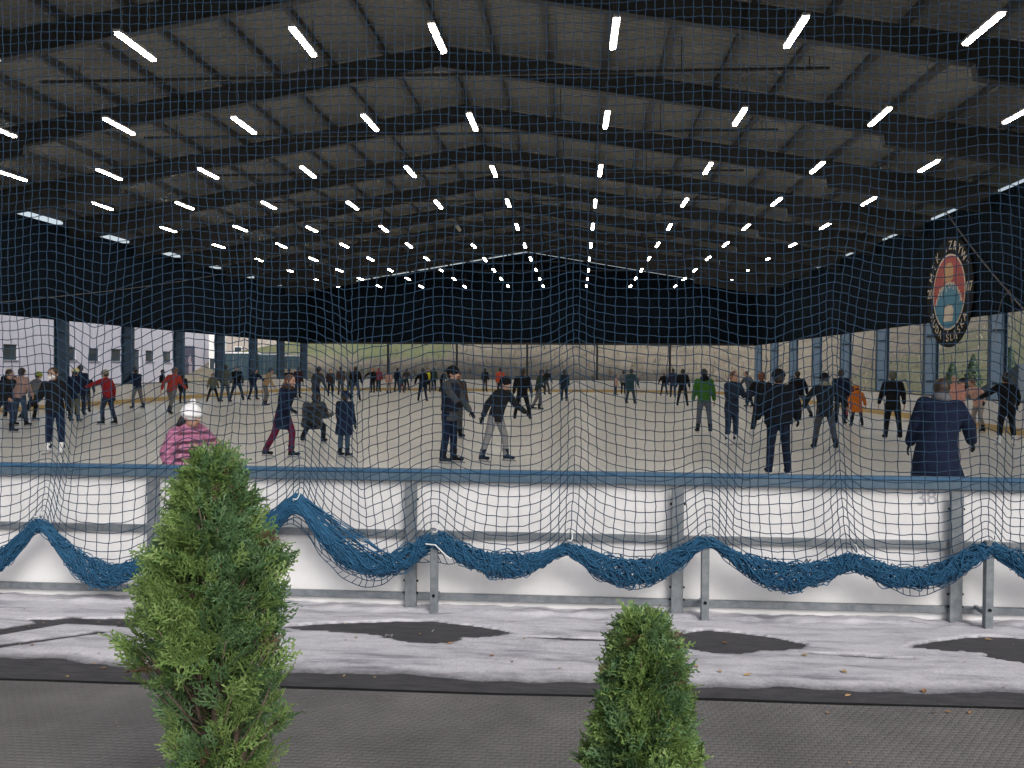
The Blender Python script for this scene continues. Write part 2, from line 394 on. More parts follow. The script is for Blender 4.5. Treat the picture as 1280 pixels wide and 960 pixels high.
# near side: galvanised frame, white panels and blue-topped rail
fn = empty('rink_fence', (-.5, BN, 0), label='galvanised steel framed rink fence with white plastic panels along the near side', cat='fence')
FX = [-14.66+2.2*k for k in range(0, 11)]   # posts every 2.2 m (first and last reach the corners)
FX = [-12.4, -10.2, -8.0, -5.8, -3.59, -1.37, .825, 3.02, 5.2]
xa, xb = BX-BH+RC-.4, BX+BH-RC+.4
def loc(mb, o=(-.5, BN, 0)):
    mb.v = [(x-o[0], y-o[1], z-o[2]) for x, y, z in mb.v]; return mb
edges = [xa]+FX+[xb]
for i in range(len(edges)-1):
    if edges[i+1]-edges[i] < .1: continue
    loc(MB().box(edges[i]+.004, edges[i+1]-.004, BN, BN+.02, -.03, 1.02)).build('panel', M['board'], fn)
loc(MB().box(xa, xb, BN-.065, BN+.03, 1.03, 1.10)).build('top_rail', M['rail'], fn, bevel=.006)
cp_ = MB().box(xa, xb, BN-.072, BN+.036, 1.10, 1.128); loc(cp_).build('cap_rail', M['cap'], fn, bevel=.006)
loc(MB().box(xa, xb, BN-.042, BN-.003, .555, .615)).build('mid_rail', M['galv'], fn, bevel=.004)
loc(MB().box(xa, xb, BN-.042, BN-.003, .035, .092)).build('bottom_rail', M['galv'], fn, bevel=.004)
for x in FX:
    mb = MB()
    mb.box(x-.048, x+.048, BN-.088, BN-.082, -.03, 1.02)       # web
    mb.box(x-.048, x-.040, BN-.082, BN-.045, -.03, 1.02); mb.box(x+.040, x+.048, BN-.082, BN-.045, -.03, 1.02)
    po = loc(mb).build('post', M['galv'], fn, bevel=.003)
    for z in (.10, .20, .88):
        for s in (-1, 1): loc(MB().tube([(x+s*.048, BN-.066, z), (x+s*.062, BN-.066, z)], .010, 6)).build('bolt', M['black'], po)
# scuffed pencil number on one panel
def text_mesh(name, s, size, mat, loc_, rot, parent=None, extrude=.0, align='CENTER'):
    cu = bpy.data.curves.new(name, 'FONT'); cu.body = s; cu.size = size; cu.align_x = align; cu.align_y = 'CENTER'; cu.extrude = extrude
    t = bpy.data.objects.new(name+'_source', cu); col.objects.link(t)
    bpy.context.view_layer.update()
    me = bpy.data.meshes.new_from_object(t.evaluated_get(bpy.context.evaluated_depsgraph_get()))
    bpy.data.objects.remove(t); bpy.data.curves.remove(cu)
    me.materials.clear(); me.materials.append(mat)
    o = bpy.data.objects.new(name, me); link(o, parent); o.location = loc_; o.rotation_euler = rot; return o
M['pencil'] = principled('faint_pencil', (.38, .38, .42), .8)[0]
M['chalk'] = principled('pale_paint_mark', (.30, .30, .32), .8)[0]
pz = at(1, BN, 1158, 623)
text_mesh('lettering', '38', .17, M['pencil'], (pz[0]+.5, -.003, pz[2]), (R(90), R(-6), 0), fn)

# short galvanised posts the net is tied to
NY = 7.03
for x, lab in ((-3.30, 'short galvanised net post hidden behind the taller conifer'), (-1.14, 'short galvanised net post just left of the picture middle, between conifers'),
               (1.02, 'short galvanised net post rising beside the smaller conifer'), (3.18, 'short galvanised net post nearest the right edge')):
    t = empty('net_post', (x, NY, -.03), label=lab, cat='post', group='short net posts in front of the fence')
    m_ = MB().box(-.030, .030, -.030, .030, 0, .70); m_.build('shaft', M['galv'], t, bevel=.004)
    MB().tube([(-.0, -.034, .17), (0, -.042, .17)], .013, 8).build('bolt', M['black'], t)
    MB().bar((-.0, .03, .13), (0, .21, .13), .03, .03).build('bracket', M['galv'], t)

# ================================================================== foreground floor
fl = MB()
eA, eB = at(2, 0, 0, 853), at(2, 0, 1280, 890)
def edge_y(x): return eA[1]+(x-eA[0])*(eB[1]-eA[1])/(eB[0]-eA[0])
def edge_w(x): return edge_y(x)+.004*math.sin(x*3.1)+.003*math.sin(x*7.7+1)
n = 60; X = np.linspace(-14, 14, n+1)
vs = []; fs = []
for x in X: vs += [(x, -8, .012), (x, edge_w(x), .012), (x, edge_w(x)+.004, -.02)]
for i in range(n): fs += [(3*i, 3*i+3, 3*i+4, 3*i+1), (3*i+1, 3*i+4, 3*i+5, 3*i+2)]
fl.add(vs, fs); fl.build('rubber_floor', M['mat'], kind='structure')
st = MB(); vs = []; fs = []
for x in X: vs += [(x, edge_w(x)+.012, -.02), (x, edge_w(x)+.014, .006), (x, 6.86, .004)]
for i in range(n): fs += [(3*i, 3*i+3, 3*i+4, 3*i+1), (3*i+1, 3*i+4, 3*i+5, 3*i+2)]
st.add(vs, fs); st.build('rubber_strip', M['mat_strip'], kind='structure')
sm_ = MB(); vs = []; fs = []
for x in X: vs += [(x, edge_w(x)+.003, .0122), (x, edge_w(x)+.040+.006*math.sin(x*2.3), .0122)]
for i in range(n): fs.append((2*i, 2*i+2, 2*i+3, 2*i+1))
sm_.add(vs, fs); sm_.build('floor_joint', M['black'], kind='structure')
# faint painted letters on the strip
q = at(2, .004, 486, 795); a_ = text_mesh('floor_mark', 'M', .085, M['chalk'], (q[0], q[1], .0075), (0, 0, R(3))); props(a_, kind='structure')
q = at(2, .004, 541, 789); a_ = text_mesh('floor_mark', '1', .09, M['chalk'], (q[0], q[1], .0075), (0, 0, R(-4))); props(a_, kind='structure')

# scraped snow between the strip and the fence; bare lenses in front of each net post
def lens(x, y, cx, cyy, lft, rgt, up, dn):
    """>0 inside a diamond-shaped bare patch"""
    u = (x-cx)/(rgt if x > cx else lft); v = (y-cyy)/(up if y > cyy else dn)
    return 1-(abs(u)**1.15+abs(v)**1.5)
LENS = [(-1.12, 6.46, 1.05, .62, .27, .14), (-1.05, 6.30, .34, .22, .12, .12), (1.02, 6.40, .40, .62, .30, .24), (3.08, 6.42, .66, 1.2, .32, .14), (3.35, 6.25, .55, .9, .2, .16), (-3.2, 6.46, .95, 1.0, .13, .11)]
def snow_h(x, y):
    e = edge_y(x)+.245+.035*smooth_noise(x*1.1, .3, 5)+.03*smooth_noise(x*5, y*3, 3)
    if x < -2.6: e += .16*min(1, (-2.6-x)/.8)
    h = .014+.0042*smooth_noise(x*1.3, y*3.6, 1)+.0022*smooth_noise(x*6, y*9, 4)
    d = (y-e)/.22
    h = h*min(1, max(0, d)) - (.03*max(0, -d) + (.012 if d < 0 else 0))
    if y > 6.72:
        k = min(1, (y-6.72)/.35); h += k*(.006+.006*smooth_noise(x*4, y*5, 6)+.006*smooth_noise(x*15, y*17, 2))-.036*k**1.3+.020*max(0, 1-abs(y-7.12)/.10)*(.5+.5*smooth_noise(x*5, 3, 9)+.3*smooth_noise(x*21, y*19, 4))
    for L in LENS:
        v = lens(x, y, *L)+(.13*smooth_noise(x*6, y*10, 7)+.07*smooth_noise(x*19, y*27, 2) if y < L[1] else .04*smooth_noise(x*19, y*27, 2))
        if v > -.10: h -= (.06 if L[1] > 6.3 else .035)*max(0, min(1, (v+.10)/.14+.10*smooth_noise(x*9, y*9, 3)))
    for (lx0, ly0, lx1, ly1, w) in ((-.35, 6.40, .30, 6.38, .012), (-4.6, 5.78, -3.9, 6.48, .07), (-4.0, 5.85, -3.5, 6.2, .035), (1.55, 6.22, 2.3, 6.14, .014)):
        dx, dy = lx1-lx0, ly1-ly0; t = max(0, min(1, ((x-lx0)*dx+(y-ly0)*dy)/(dx*dx+dy*dy)))
        q = math.hypot(x-lx0-t*dx, y-ly0-t*dy)+.015*smooth_noise(x*5, y*8, 8)
        if q < w*1.6: h -= .035*(1-q/(w*1.6))
    return h
XS = np.arange(-7.2, 6.4, .028); YS = np.arange(5.36, 7.30, .028)
sv = [(x, y, .004+snow_h(x, y)) for y in YS for x in XS]; nx = len(XS); sf = []
for j in range(len(YS)-1):
    for i in range(nx-1):
        q = (j*nx+i, j*nx+i+1, (j+1)*nx+i+1, (j+1)*nx+i)
        if max(sv[k][2] for k in q) > .001 or sv[q[0]][1] > 6.84: sf.append(q)
sn = MB(); sn.add(sv, sf); so_ = sn.build('snow', M['snow'], smooth=True, kind='stuff')
at_ = so_.data.attributes.new('depth', 'FLOAT', 'POINT'); at_.data.foreach_set('value', [max(0, min(1, (p[2]-.004)/.011 if p[1] < 6.80 else 1)) for p in sv])

# fallen leaves on snow and mat
lv = MB()
def put_leaf(x, y, s):
    z = max(.004+snow_h(x, y), .005) if y > edge_y(x)+.02 else .013
    a = random.uniform(0, 6.28); ti = random.uniform(-.4, .4); cup = random.uniform(.1, .4)
    pts = []
    for k, (u, v) in enumerate(((-1, 0), (-.55, .42), (0, .55), (.5, .35), (1, 0), (.5, -.4), (0, -.5), (-.5, -.38))):
        u += random.uniform(-.12, .12); v += random.uniform(-.1, .1)
        pts.append((x+s*(u*math.cos(a)-v*math.sin(a)), y+s*(u*math.sin(a)+v*math.cos(a)), z+.004+s*(abs(v)*cup+ti*u*.5+.25)))
    c = (x, y, z+.006)
    lv.add(pts+[c], [(k, (k+1) % 8, 8) for k in range(8)])
for px, py in ((1178, 768), (935, 847), (900, 843), (1055, 843), (1035, 893), (1168, 893), (1185, 892), (1213, 893), (1155, 865), (1255, 860), (469, 847), (432, 803), (445, 800), (563, 806),
               (615, 822), (655, 800), (40, 808), (84, 846), (130, 835), (118, 830), (430, 845), (640, 829), (1005, 822), (906, 804), (1060, 870), (870, 836), (1236, 800), (700, 838)):
    q = at(2, .01, px, py); put_leaf(q[0], q[1], random.uniform(.014, .030))
for k in range(150):
    x = random.uniform(-5, 4); y = random.uniform(5.55, 6.9); put_leaf(x, y, random.uniform(.004, .011))
for k in range(14): put_leaf(random.uniform(-3, 3), random.uniform(4.4, 5.2), random.uniform(.004, .009))
lv.build('fallen_leaves', M['litter'], kind='stuff')

# ================================================================== hall
hall = empty('skating_hall', (0, 0, 0), label='large open-sided skating hall with dark steel frames under a pitched roof', cat='hall')
RZ, SL = 12.48, .168                # underside of the sheeting at the ridge, slope
def rz(x): return RZ - SL*abs(x-XR)
YF = 3.2  # unseen front edge, drawn forward past the net to shade its upper part
frames = [Y0+PITCH*.5+PITCH*k for k in range(-2, 10)]
rf = MB()
for s in (-1, 1):
    x1 = XR+s*(HW+.36)
    vs = [(XR, YF, rz(XR)), (x1, YF, rz(x1)), (x1, YEND+.6, rz(x1)), (XR, YEND+.6, rz(XR))]
    vs += [(x, y, z+.12) for x, y, z in vs]
    rf.add(vs, [(0, 1, 2, 3) if s < 0 else (3, 2, 1, 0), (4, 5, 6, 7), (0, 1, 5, 4), (1, 2, 6, 5), (2, 3, 7, 6)])
rf.build('roof', M['roof'], hall)
def ibeam(mb, secs, fw, tf):
    """secs: list of (x, ztop, zbot); an I section running across the hall at local y=0"""
    for (xa_, ta, ba), (xb_, tb, bb) in zip(secs[:-1], secs[1:]):
        def slab(y0, y1, z0a, z1a, z0b, z1b):
            mb.add([(xa_, y0, z0a), (xa_, y1, z0a), (xa_, y1, z1a), (xa_, y0, z1a), (xb_, y0, z0b), (xb_, y1, z0b), (xb_, y1, z1b), (xb_, y0, z1b)],
                   [(0, 1, 2, 3), (7, 6, 5, 4), (0, 4, 5, 1), (1, 5, 6, 2), (2, 6, 7, 3), (3, 7, 4, 0)])
        slab(-fw/2, fw/2, ta-tf, ta, tb-tf, tb); slab(-fw/2, fw/2, ba, ba+tf, bb, bb+tf); slab(-.012, .012, ba+tf, ta-tf, bb+tf, tb-tf)
PUR = .20
secs = []
for x, d in ((-HW+.1, 1.02), (-13.9, 1.0), (-13.86, .68), (0, .68), (13.86, .68), (13.9, 1.0), (HW-.1, 1.02)):
    t = rz(XR+x)-PUR; secs.append((XR+x, t, t-d))
me = MB(); ibeam(me, secs, .26, .035)
for x in (-13.5, -8.4, 0, 8.4, 13.5):           # stiffener plates and ridge plate
    t = rz(XR+x)-PUR-.03; me.box(XR+x-.012, XR+x+.012, -.12, .12, t-.60, t)
fmesh = me.mesh('roof_frame', M['beam'])
for y in frames[:-1]:
    o = bpy.data.objects.new('roof_frame', fmesh); link(o, hall); o.location = (0, y, 0)
# columns: I section, web across the hall
cm = MB(); h_ = rz(XL)-PUR-.10
cm.box(-.30, -.27, -.16, .16, 0, h_); cm.box(.27, .30, -.16, .16, 0, h_); cm.box(-.27, .27, -.010, .010, 0, h_)
cm.box(-.36, .36, -.22, .22, 0, .03)
for z in (1.6, 3.6): cm.box(-.27, .27, -.15, .15, z, z+.015)
cmesh = cm.mesh('column', M['column'])
for y in frames:
    for x in (XL+.02, XRI-.02):
        o = bpy.data.objects.new('column', cmesh); link(o, hall); o.location = (x, y, -.03)
# purlins
pm = MB()
pm.box(-.07, .07, YF, YEND+.3, -.008, 0); pm.box(-.006, .006, YF, YEND+.3, -.19, -.008); pm.box(-.07, .07, YF, YEND+.3, -.198, -.19)
pmesh = pm.mesh('purlin', M['purlin'])
for k in range(-11, 12):
    x = XR+(k*1.75 if k else .12)
    if abs(x-XR) > HW: continue
    o = bpy.data.objects.new('purlin', pmesh); link(o, hall); o.location = (x, 0, rz(x)-.004)
# wall sheeting on the upper sides with an open slot under the eaves
ZB = 4.10
for nm, x0, x1 in (('side_cladding', XL+.35, XL+.41), ('side_cladding', XRI-.41, XRI-.35)):
    MB().box(x0, x1, YF, YEND+.2, ZB, 8.56).build(nm, M['clad_side'], hall)
    s = MB(); xi = x0-.08 if x0 < XR else x1+.001
    for z in (ZB+.05, 6.3, 8.40): s.box(min(xi, xi+.079), max(xi, xi+.079), YF, YEND, z, z+.12)
    s.build('wall_rail', M['purlin'], hall)
# gable: sheeting, bright slot below the roof line, thin posts
gz = lambda x: rz(x)-.13
n = 24; X = np.linspace(XL-.3, XRI+.3, n+1); ge = MB(); up_ = MB()
for a, b in zip(X[:-1], X[1:]):
    for y0, y1, mb, f0, f1 in ((YEND+.2, YEND+.26, ge, lambda x: ZB, lambda x: gz(x)),):
        mb.add([(a, y0, f0(a)), (b, y0, f0(b)), (b, y0, f1(b)), (a, y0, f1(a)), (a, y1, f0(a)), (b, y1, f0(b)), (b, y1, f1(b)), (a, y1, f1(a))],
               [(0, 1, 2, 3), (7, 6, 5, 4), (0, 4, 5, 1), (3, 2, 6, 7)])
ge.build('gable_cladding', M['clad_end'], hall)
MB().box(XL, XRI, YEND+.05, YEND+.19, ZB, ZB+.18).build('wall_rail', M['beam'], hall)
for px in (485, 571, 659, 746.5, 837.5):
    x = at(1, YEND, px, 440)[0]
    MB().box(x-.09, x+.09, YEND-.05, YEND+.13, -.03, ZB+.0).build('gable_post', M['beam'], hall)
# rails the lamps hang from
bm_ = MB(); bl = 17.6
bm_.box(-bl, bl, -.03, .03, -.04, .04)
rails = MB()
def rail_half(): return min(HW-.5, (RZ-.25-10.32)/SL)
hb = rail_half()
for k in range(10):
    y = Y0+PITCH*k; mb = MB().box(XR-hb, XR+hb, y-.045, y+.045, 10.28, 10.36)
    for s in np.arange(-hb+1.2, hb, 3.5): mb.tube([(XR+s, y, 10.36), (XR+s, y, rz(XR+s)-.005)], .016, 5)
    mb.build('lamp_rail', M['beam'], hall)

# ---------------------------------------------------------------- lamps
LZ, LW, GAP = 8.975, 3.737, 2.987
def make_lamp(unlit=False):
    t = empty('strip_lamp', (0, 0, 0), label='long white strip lamp hanging lit below the dark hall roof' if not unlit else 'only unlit strip lamp among the lit rows below the roof',
              cat='ceiling lamp', group='strip lamps hanging in rows' if not unlit else None)
    MB().box(-.075, .075, -.84, .84, .03, .085).build('housing', M['housing'], t)
    d = MB()
    for i in range(1): d.box(-.055, .055, -.80, .80, -.020, .029)
    d.build('diffuser', M['deadlamp' if unlit else 'lamp'], t)
    return t
lamp0 = None; lampd = make_lamp(True)
wire_cache = {}
def wire_mesh(h):
    k = round(h, 2)
    if k not in wire_cache:
        mb = MB(); mb.tube([(0, 0, .08), (0, 0, .08+k)], .007, 4)
        wire_cache[k] = mb.mesh('hanger', M['cable'])
    return wire_cache[k]
for r in range(10):
    for c in list(range(-5, 0))+list(range(1, 6)):
        x = XR+math.copysign(GAP/2+(abs(c)-1)*LW, c); y = Y0+PITCH*r
        w = EYE+0; d = np.array((x, y, LZ))-EYE; px = 640+FPX*(d@RT)/(d@FW)
        if px < -60 or px > 1340: continue
        if r == 4 and c == -1: o = lampd
        elif lamp0 is None: lamp0 = make_lamp(); o = lamp0
        else: o = copy_tree(lamp0)
        z = min(LZ, rz(x)-.42) + random.uniform(-.03, .03)
        o.location = (x+random.uniform(-.04, .04), y, z)
        o.rotation_euler = (random.uniform(-.01, .01), 0, random.uniform(-.012, .012))
for o in [o for o in bpy.data.objects if o.name.startswith('strip_lamp')]:
    top = (10.30 if abs(o.location.x-XR) < hb else rz(o.location.x)-.02)
    for yy in (-.6, .6):
        w = bpy.data.objects.new('hanger', wire_mesh(max(.15, top-o.location.z-.08))); link(w, o); w.location = (0, yy, 0)

# cables
ca = MB(); a, b = np.array((XRI-.4, 40.7, rz(XRI)-1.1)), np.array((XRI-.45, 29.5, 3.2))
a = at(0, XRI-.6, 1158, 228); b = at(0, XRI-.6, 1290, 398)
ca.tube([a+(b-a)*t+np.array((0, 0, -.25*math.sin(math.pi*t))) for t in np.linspace(0, 1, 9)], .028, 6)
ca.build('cable', M['cable'], label='grey cable running slantwise down the wall beside the round club sign', cat='cable')
cb = MB(); a = at(0, XL+.55, -12, 379); b = at(0, XL+.55, 335, 330)
cb.tube([a+(b-a)*t+np.array((0, 0, -.3*math.sin(math.pi*t))) for t in np.linspace(0, 1, 12)], .022, 5)
cb.build('cable', M['cable'], label='thin cable strung along the dark left wall above the openings', cat='cable')
cb = MB(); pts = [at(0, XRI-.55, *p) for p in ((1243, 432), (1246, 400), (1252, 375), (1262, 362), (1266, 380), (1270, 415))]
cb.tube(pts, .02, 5); cb.build('cable', M['cable'], label='loose cable looped over the blue column near the right edge', cat='cable')

# ---------------------------------------------------------------- round club sign on the right wall
EX, EY, EZ, ER = XRI-.47, 37.66, 5.25, 2.28
M['sign_red'] = mottled('sign_red_paint', (.30, .022, .020), (.38, .035, .028), 4, .5)
M['sign_blue'] = mottled('sign_blue_paint', (.022, .16, .26), (.035, .20, .32), 4, .5)
M['sign_cream'] = mottled('sign_cream_paint', (.55, .45, .36), (.62, .54, .45), 4, .5)
M['sign_gold'] = mottled('sign_gold_paint', (.42, .23, .09), (.50, .30, .13), 4, .5)
sg = empty('club_sign', (EX, EY, EZ), label='round black club sign with red and blue centre hung on the right wall', cat='sign')
# sign-local axes: u across the face (towards the viewer's right = -Y), v up, w out of the face (-X)
sg.rotation_euler = (R(90), 0, R(-90))
def disc(r0, r1, z0, z1, n=56, sc=1, a0=0, a1=360, cx=0, cyy=0, mi=0, mb=None):
    mb = mb or MB(); vs = []; fs = []
    for k in range(n+1):
        a = R(a0+(a1-a0)*k/n); ca_, sa = math.cos(a), math.sin(a)
        for r, z in ((r0, z0), (r1, z0), (r1, z1), (r0, z1)): vs.append((cx+r*ca_*sc, cyy+r*sa, z))
    for k in range(n):
        i, j = 4*k, 4*k+4
        for q in range(4): fs.append((i+q, i+(q+1) % 4, j+(q+1) % 4, j+q))
    return mb.add(vs, fs, mi)
def flat(pts, z0, z1, mb=None):
    n = len(pts); mb = mb or MB()
    return mb.add([(x, y, z0) for x, y in pts]+[(x, y, z1) for x, y in pts], [tuple(range(n-1, -1, -1)), tuple(range(n, 2*n))]+[(i, (i+1) % n, n+(i+1) % n, n+i) for i in range(n)])
circ = lambda r, n=56, cx=0, cyy=0, a0=0, a1=360: [(cx+r*math.cos(R(a0+(a1-a0)*k/n)), cyy+r*math.sin(R(a0+(a1-a0)*k/n))) for k in range(n+(a1-a0 < 360))]
flat(circ(ER), 0, .05).build('disc', M['black'], sg)
ri = 1.50
flat(circ(ri), .05, .058).build('red_field', M['sign_red'], sg)
disc(ri, ri+.07, .05, .066).build('ring', M['sign_cream'], sg)
# blue lens in the lower part, cut by the inner ring
bl_ = [(x, y) for x, y in circ(ri-.01, 40, 0, 0, 200, 340)] + [(x, y) for x, y in circ(1.36, 24, 0, -1.02, 22, 158)]
flat(bl_, .0585, .064).build('blue_field', M['sign_blue'], sg)
m_ = MB()
for a in range(24, 158, 9):              # broken pale edge over the blue field
    if a in (60, 105, 141): continue
    disc(1.36, 1.44, .0585, .068, 3, 1, a, a+6, 0, -1.02, 0, m_)
m_.build('broken_edge', M['sign_cream'], sg)
flat([(-.50, -1.20), (.42, -1.22), (.50, -.75), (.30, -.52), (-.12, -.50), (-.44, -.72)], .065, .070).build('pale_patch', M['sign_cream'], sg)
flat([(-.52, .50), (-.46, 1.02), (-.20, 1.20), (.18, 1.20), (.42, 1.00), (.40, .52), (.10, .42), (-.22, .44)], .0585, .067).build('gold_patch', M['sign_gold'], sg)
m_ = MB()
rr = random.Random(3)
for k in range(13):                        # row of small pale strokes across the middle
    t = k/12; a = R(160-140*t); x = 1.25*math.cos(a); y = -.62+.86*math.sin(a)+rr.uniform(-.06, .06)
    for q in range(2):
        a2 = rr.uniform(.6, 2.5); l = rr.uniform(.10, .20); w = .022
        dx, dy = math.cos(a2)*l, math.sin(a2)*l; nx_, ny_ = -math.sin(a2)*w, math.cos(a2)*w
        flat([(x-dx-nx_, y-dy-ny_), (x+dx-nx_, y+dy-ny_), (x+dx+nx_, y+dy+ny_), (x-dx+nx_, y-dy+ny_)], .0685+.001*q, .0715+.001*q, m_)
m_.build('strokes', M['sign_cream'], sg)
def arc_text(s, r, a_mid, step, size, flip=False):
    n_ = len(s); tot = []
    for i, ch in enumerate(s):
        if ch == ' ': continue
        off = (i-(n_-1)/2)*step; a = a_mid+(off if flip else -off)
        o = text_mesh('lettering', ch, size, M['sign_cream'], (0, 0, 0), (0, 0, 0), None, .008)
        rot = Matrix.Rotation(R(a-90 if not flip else a+90), 4, 'Z'); tr = Matrix.Translation((r*math.cos(R(a)), r*math.sin(R(a)), .062))
        o.data.transform(tr @ rot)
        off0 = len(tot); me_ = o.data
        tot.append(([tuple(v.co) for v in me_.vertices], [tuple(p_.vertices) for p_ in me_.polygons])); bpy.data.objects.remove(o)
    mb = MB()
    for v, f in tot: mb.add(v, f)
    mb.build('lettering', M['sign_cream'], sg)
arc_text('MTK', 1.90, 142, 15, .52)
arc_text('\u201eZRYW\u201d', 1.90, 66, 14, .52)
arc_text('RUDA ŚLĄSKA', 1.90, 268, 11.5, .46, True)
for s, x in (('20', -1.92), ('07', 1.92)):
    o = text_mesh('lettering', s, .56, M['sign_cream'], (x, .05, .062), (0, 0, 0), sg, .008)

# ================================================================== surroundings, left
bx = -41.0
ft = empty('lilac_building', (bx, 70, 0), label='pale lilac rendered building with small square windows beyond the left columns', cat='building')
def wall_pt(px, py): return at(0, bx, px, py)
wins = [(4, 22, 430, 450), (83, 95, 433.5, 451), (111, 124, 435, 451.5), (139, 152, 436, 451.5), (182, 192, 438, 452), (204, 214, 439, 453)]
opn = []
for x0, x1, y0, y1 in wins:
    a, b = wall_pt(x0, y0), wall_pt(x1, y1); opn.append((a[1], b[1], b[2], a[2]))
d0, d1 = wall_pt(168, 437), wall_pt(175, 480); opn.append((d0[1], d1[1], -.03, d0[2]))
opn.sort()
wb = MB(); yA, yB, zt = 30., wall_pt(262, 440)[1], 6.6; t_ = .30; cur = yA
def wseg(y0, y1, z0, z1): wb.box(bx-t_, bx, y0, y1, z0, z1)
for y0, y1, z0, z1 in opn:
    wseg(cur, y0, -.03, zt)
    if z0 > 0: wseg(y0, y1, -.03, z0)
    wseg(y0, y1, z1, zt); cur = y1
wseg(cur, yB, -.03, zt)
wb.box(bx-12, bx-t_, yA, yA+.3, -.03, zt); wb.box(bx-12, bx-t_, yB-.3, yB, -.03, zt)
def lb(mb): mb.v = [(x-bx, y-70, z) for x, y, z in mb.v]; return mb
lb(wb).build('wall', M['lilac'], ft)
lb(MB().box(bx-12, bx+.25, yA-.2, yB+.2, zt, zt+.25)).build('roof', M['sill'], ft)
for y0, y1, z0, z1 in opn:
    if z0 < 0:
        d = lb(MB().box(bx-.2, bx-.12, y0, y1, z0, z1)).build('door', M['tarp'], ft); continue
    f = MB(); w = .06
    f.box(bx-.18, bx-.10, y0, y1, z0, z0+w); f.box(bx-.18, bx-.10, y0, y1, z1-w, z1); f.box(bx-.18, bx-.10, y0, y0+w, z0+w, z1-w); f.box(bx-.18, bx-.10, y1-w, y1, z0+w, z1-w)
    wo = lb(f).build('window', M['tarp'], ft)
    lb(MB().box(bx-.15, bx-.13, y0+w, y1-w, z0+w, z1-w)).build('pane', M['dark_glass'], wo)
    lb(MB().box(bx-.1, bx+.09, y0-.08, y1+.08, z0-.07, z0-.005)).build('sill', M['sill'], wo)
a, b = wall_pt(231, 432), wall_pt(243, 478)
pb = empty('wall_poster', (bx+.01, (a[1]+b[1])/2, (a[2]+b[2])/2), label='tall dark poster with a pale figure on the lilac wall', cat='poster')
w2, h2 = (b[1]-a[1])/2, (a[2]-b[2])/2
MB().box(0, .04, -w2, w2, -h2, h2).build('panel', M['poster'], pb)
pf = [(.0, h2*.55), (.25*w2, h2*.45), (.2*w2, h2*.2), (.5*w2, 0), (.3*w2, -h2*.5), (-.1*w2, -h2*.7), (-.35*w2, -h2*.3), (-.2*w2, 0), (-.45*w2, h2*.2), (-.2*w2, h2*.45)]
f_ = MB(); nn = len(pf); f_.add([(.041, y, z) for y, z in pf]+[(.046, y, z) for y, z in pf], [tuple(range(nn, 2*nn)), tuple(range(nn-1, -1, -1))]+[(i, (i+1) % nn, nn+(i+1) % nn, nn+i) for i in range(nn)])
f_.build('figure', M['poster_fig'], pb)

# white door canopy piece at the corner, containers and the pale facade behind
KY = 92.
a, b = at(1, KY, 262, 428), at(1, KY, 272, 475)
wd = empty('white_kiosk', (a[0], KY, 0), label='bright white kiosk front with dark glazing at the end of the lilac building', cat='kiosk')
wz = a[2]; MB().box(0, 1.1, 0, 1.6, -.03, wz*.62).build('glazing', M['dark_glass'], wd); MB().box(-.06, 1.16, -.06, 1.66, wz*.62, wz+.9).build('fascia', M['white'], wd)
for x in (-.03, .53, 1.06): MB().box(x, x+.06, -.05, .0, -.03, wz*.62).build('mullion', M['white'], wd)
def container(px0, px1, y, ztop, dep, lab):
    a, b = at(1, y, px0, 460), at(1, y, px1, 460)
    t = empty('storage_container', (a[0], y, 0), label=lab, cat='container')
    w = b[0]-a[0]
    MB().box(0, w, 0, dep, .10, ztop).build('body', M['teal'], t)
    MB().box(-.04, w+.04, -.04, dep+.04, ztop, ztop+.14).build('top_rail', M['white' if px0 < 300 else 'sill'], t)
    for x in (0, w): MB().box(x-.07, x+.07, -.06, .06, -.03, ztop).build('corner_post', M['tarp'], t)
    for x in (.33*w, .66*w): MB().tube([(x, -.04, .3), (x, -.04, ztop-.2)], .03, 6).build('lock_bar', M['galv'], t)
    return t
container(281, 314, 84, 3.25, 2.6, 'dark teal container with a pale top edge behind the left corner of the rink')
container(322, 347, 86, 3.15, 2.6, 'dark teal container with grey top edge, right of the pale-edged one')
container(352, 374, 88, 3.05, 2.6, 'small blue-grey container standing closest to the green slope')
a, b = at(1, 100, 276, 440), at(1, 100, 362, 440)
bb = empty('brick_building', (a[0]-3, 100, 0), label='pale brown building with rows of windows seen above the teal containers', cat='building')
W_ = b[0]-a[0]+3
MB().box(0, W_, 0, 9, -.03, 9.5).build('wall', M['brick'], bb); MB().box(-.3, W_+.3, -.3, 9.3, 9.5, 9.9).build('roof', M['sill'], bb)
k = 0
for zz in (2.6, 5.4):
    for x in np.arange(.8, W_-1.2, 1.9):
        wo = MB().box(x, x+.95, -.05, -.003, zz, zz+1.7).build('window', M['white'], bb); MB().box(x+.08, x+.87, -.07, -.051, zz+.08, zz+1.62).build('pane', M['dark_glass'], wo)

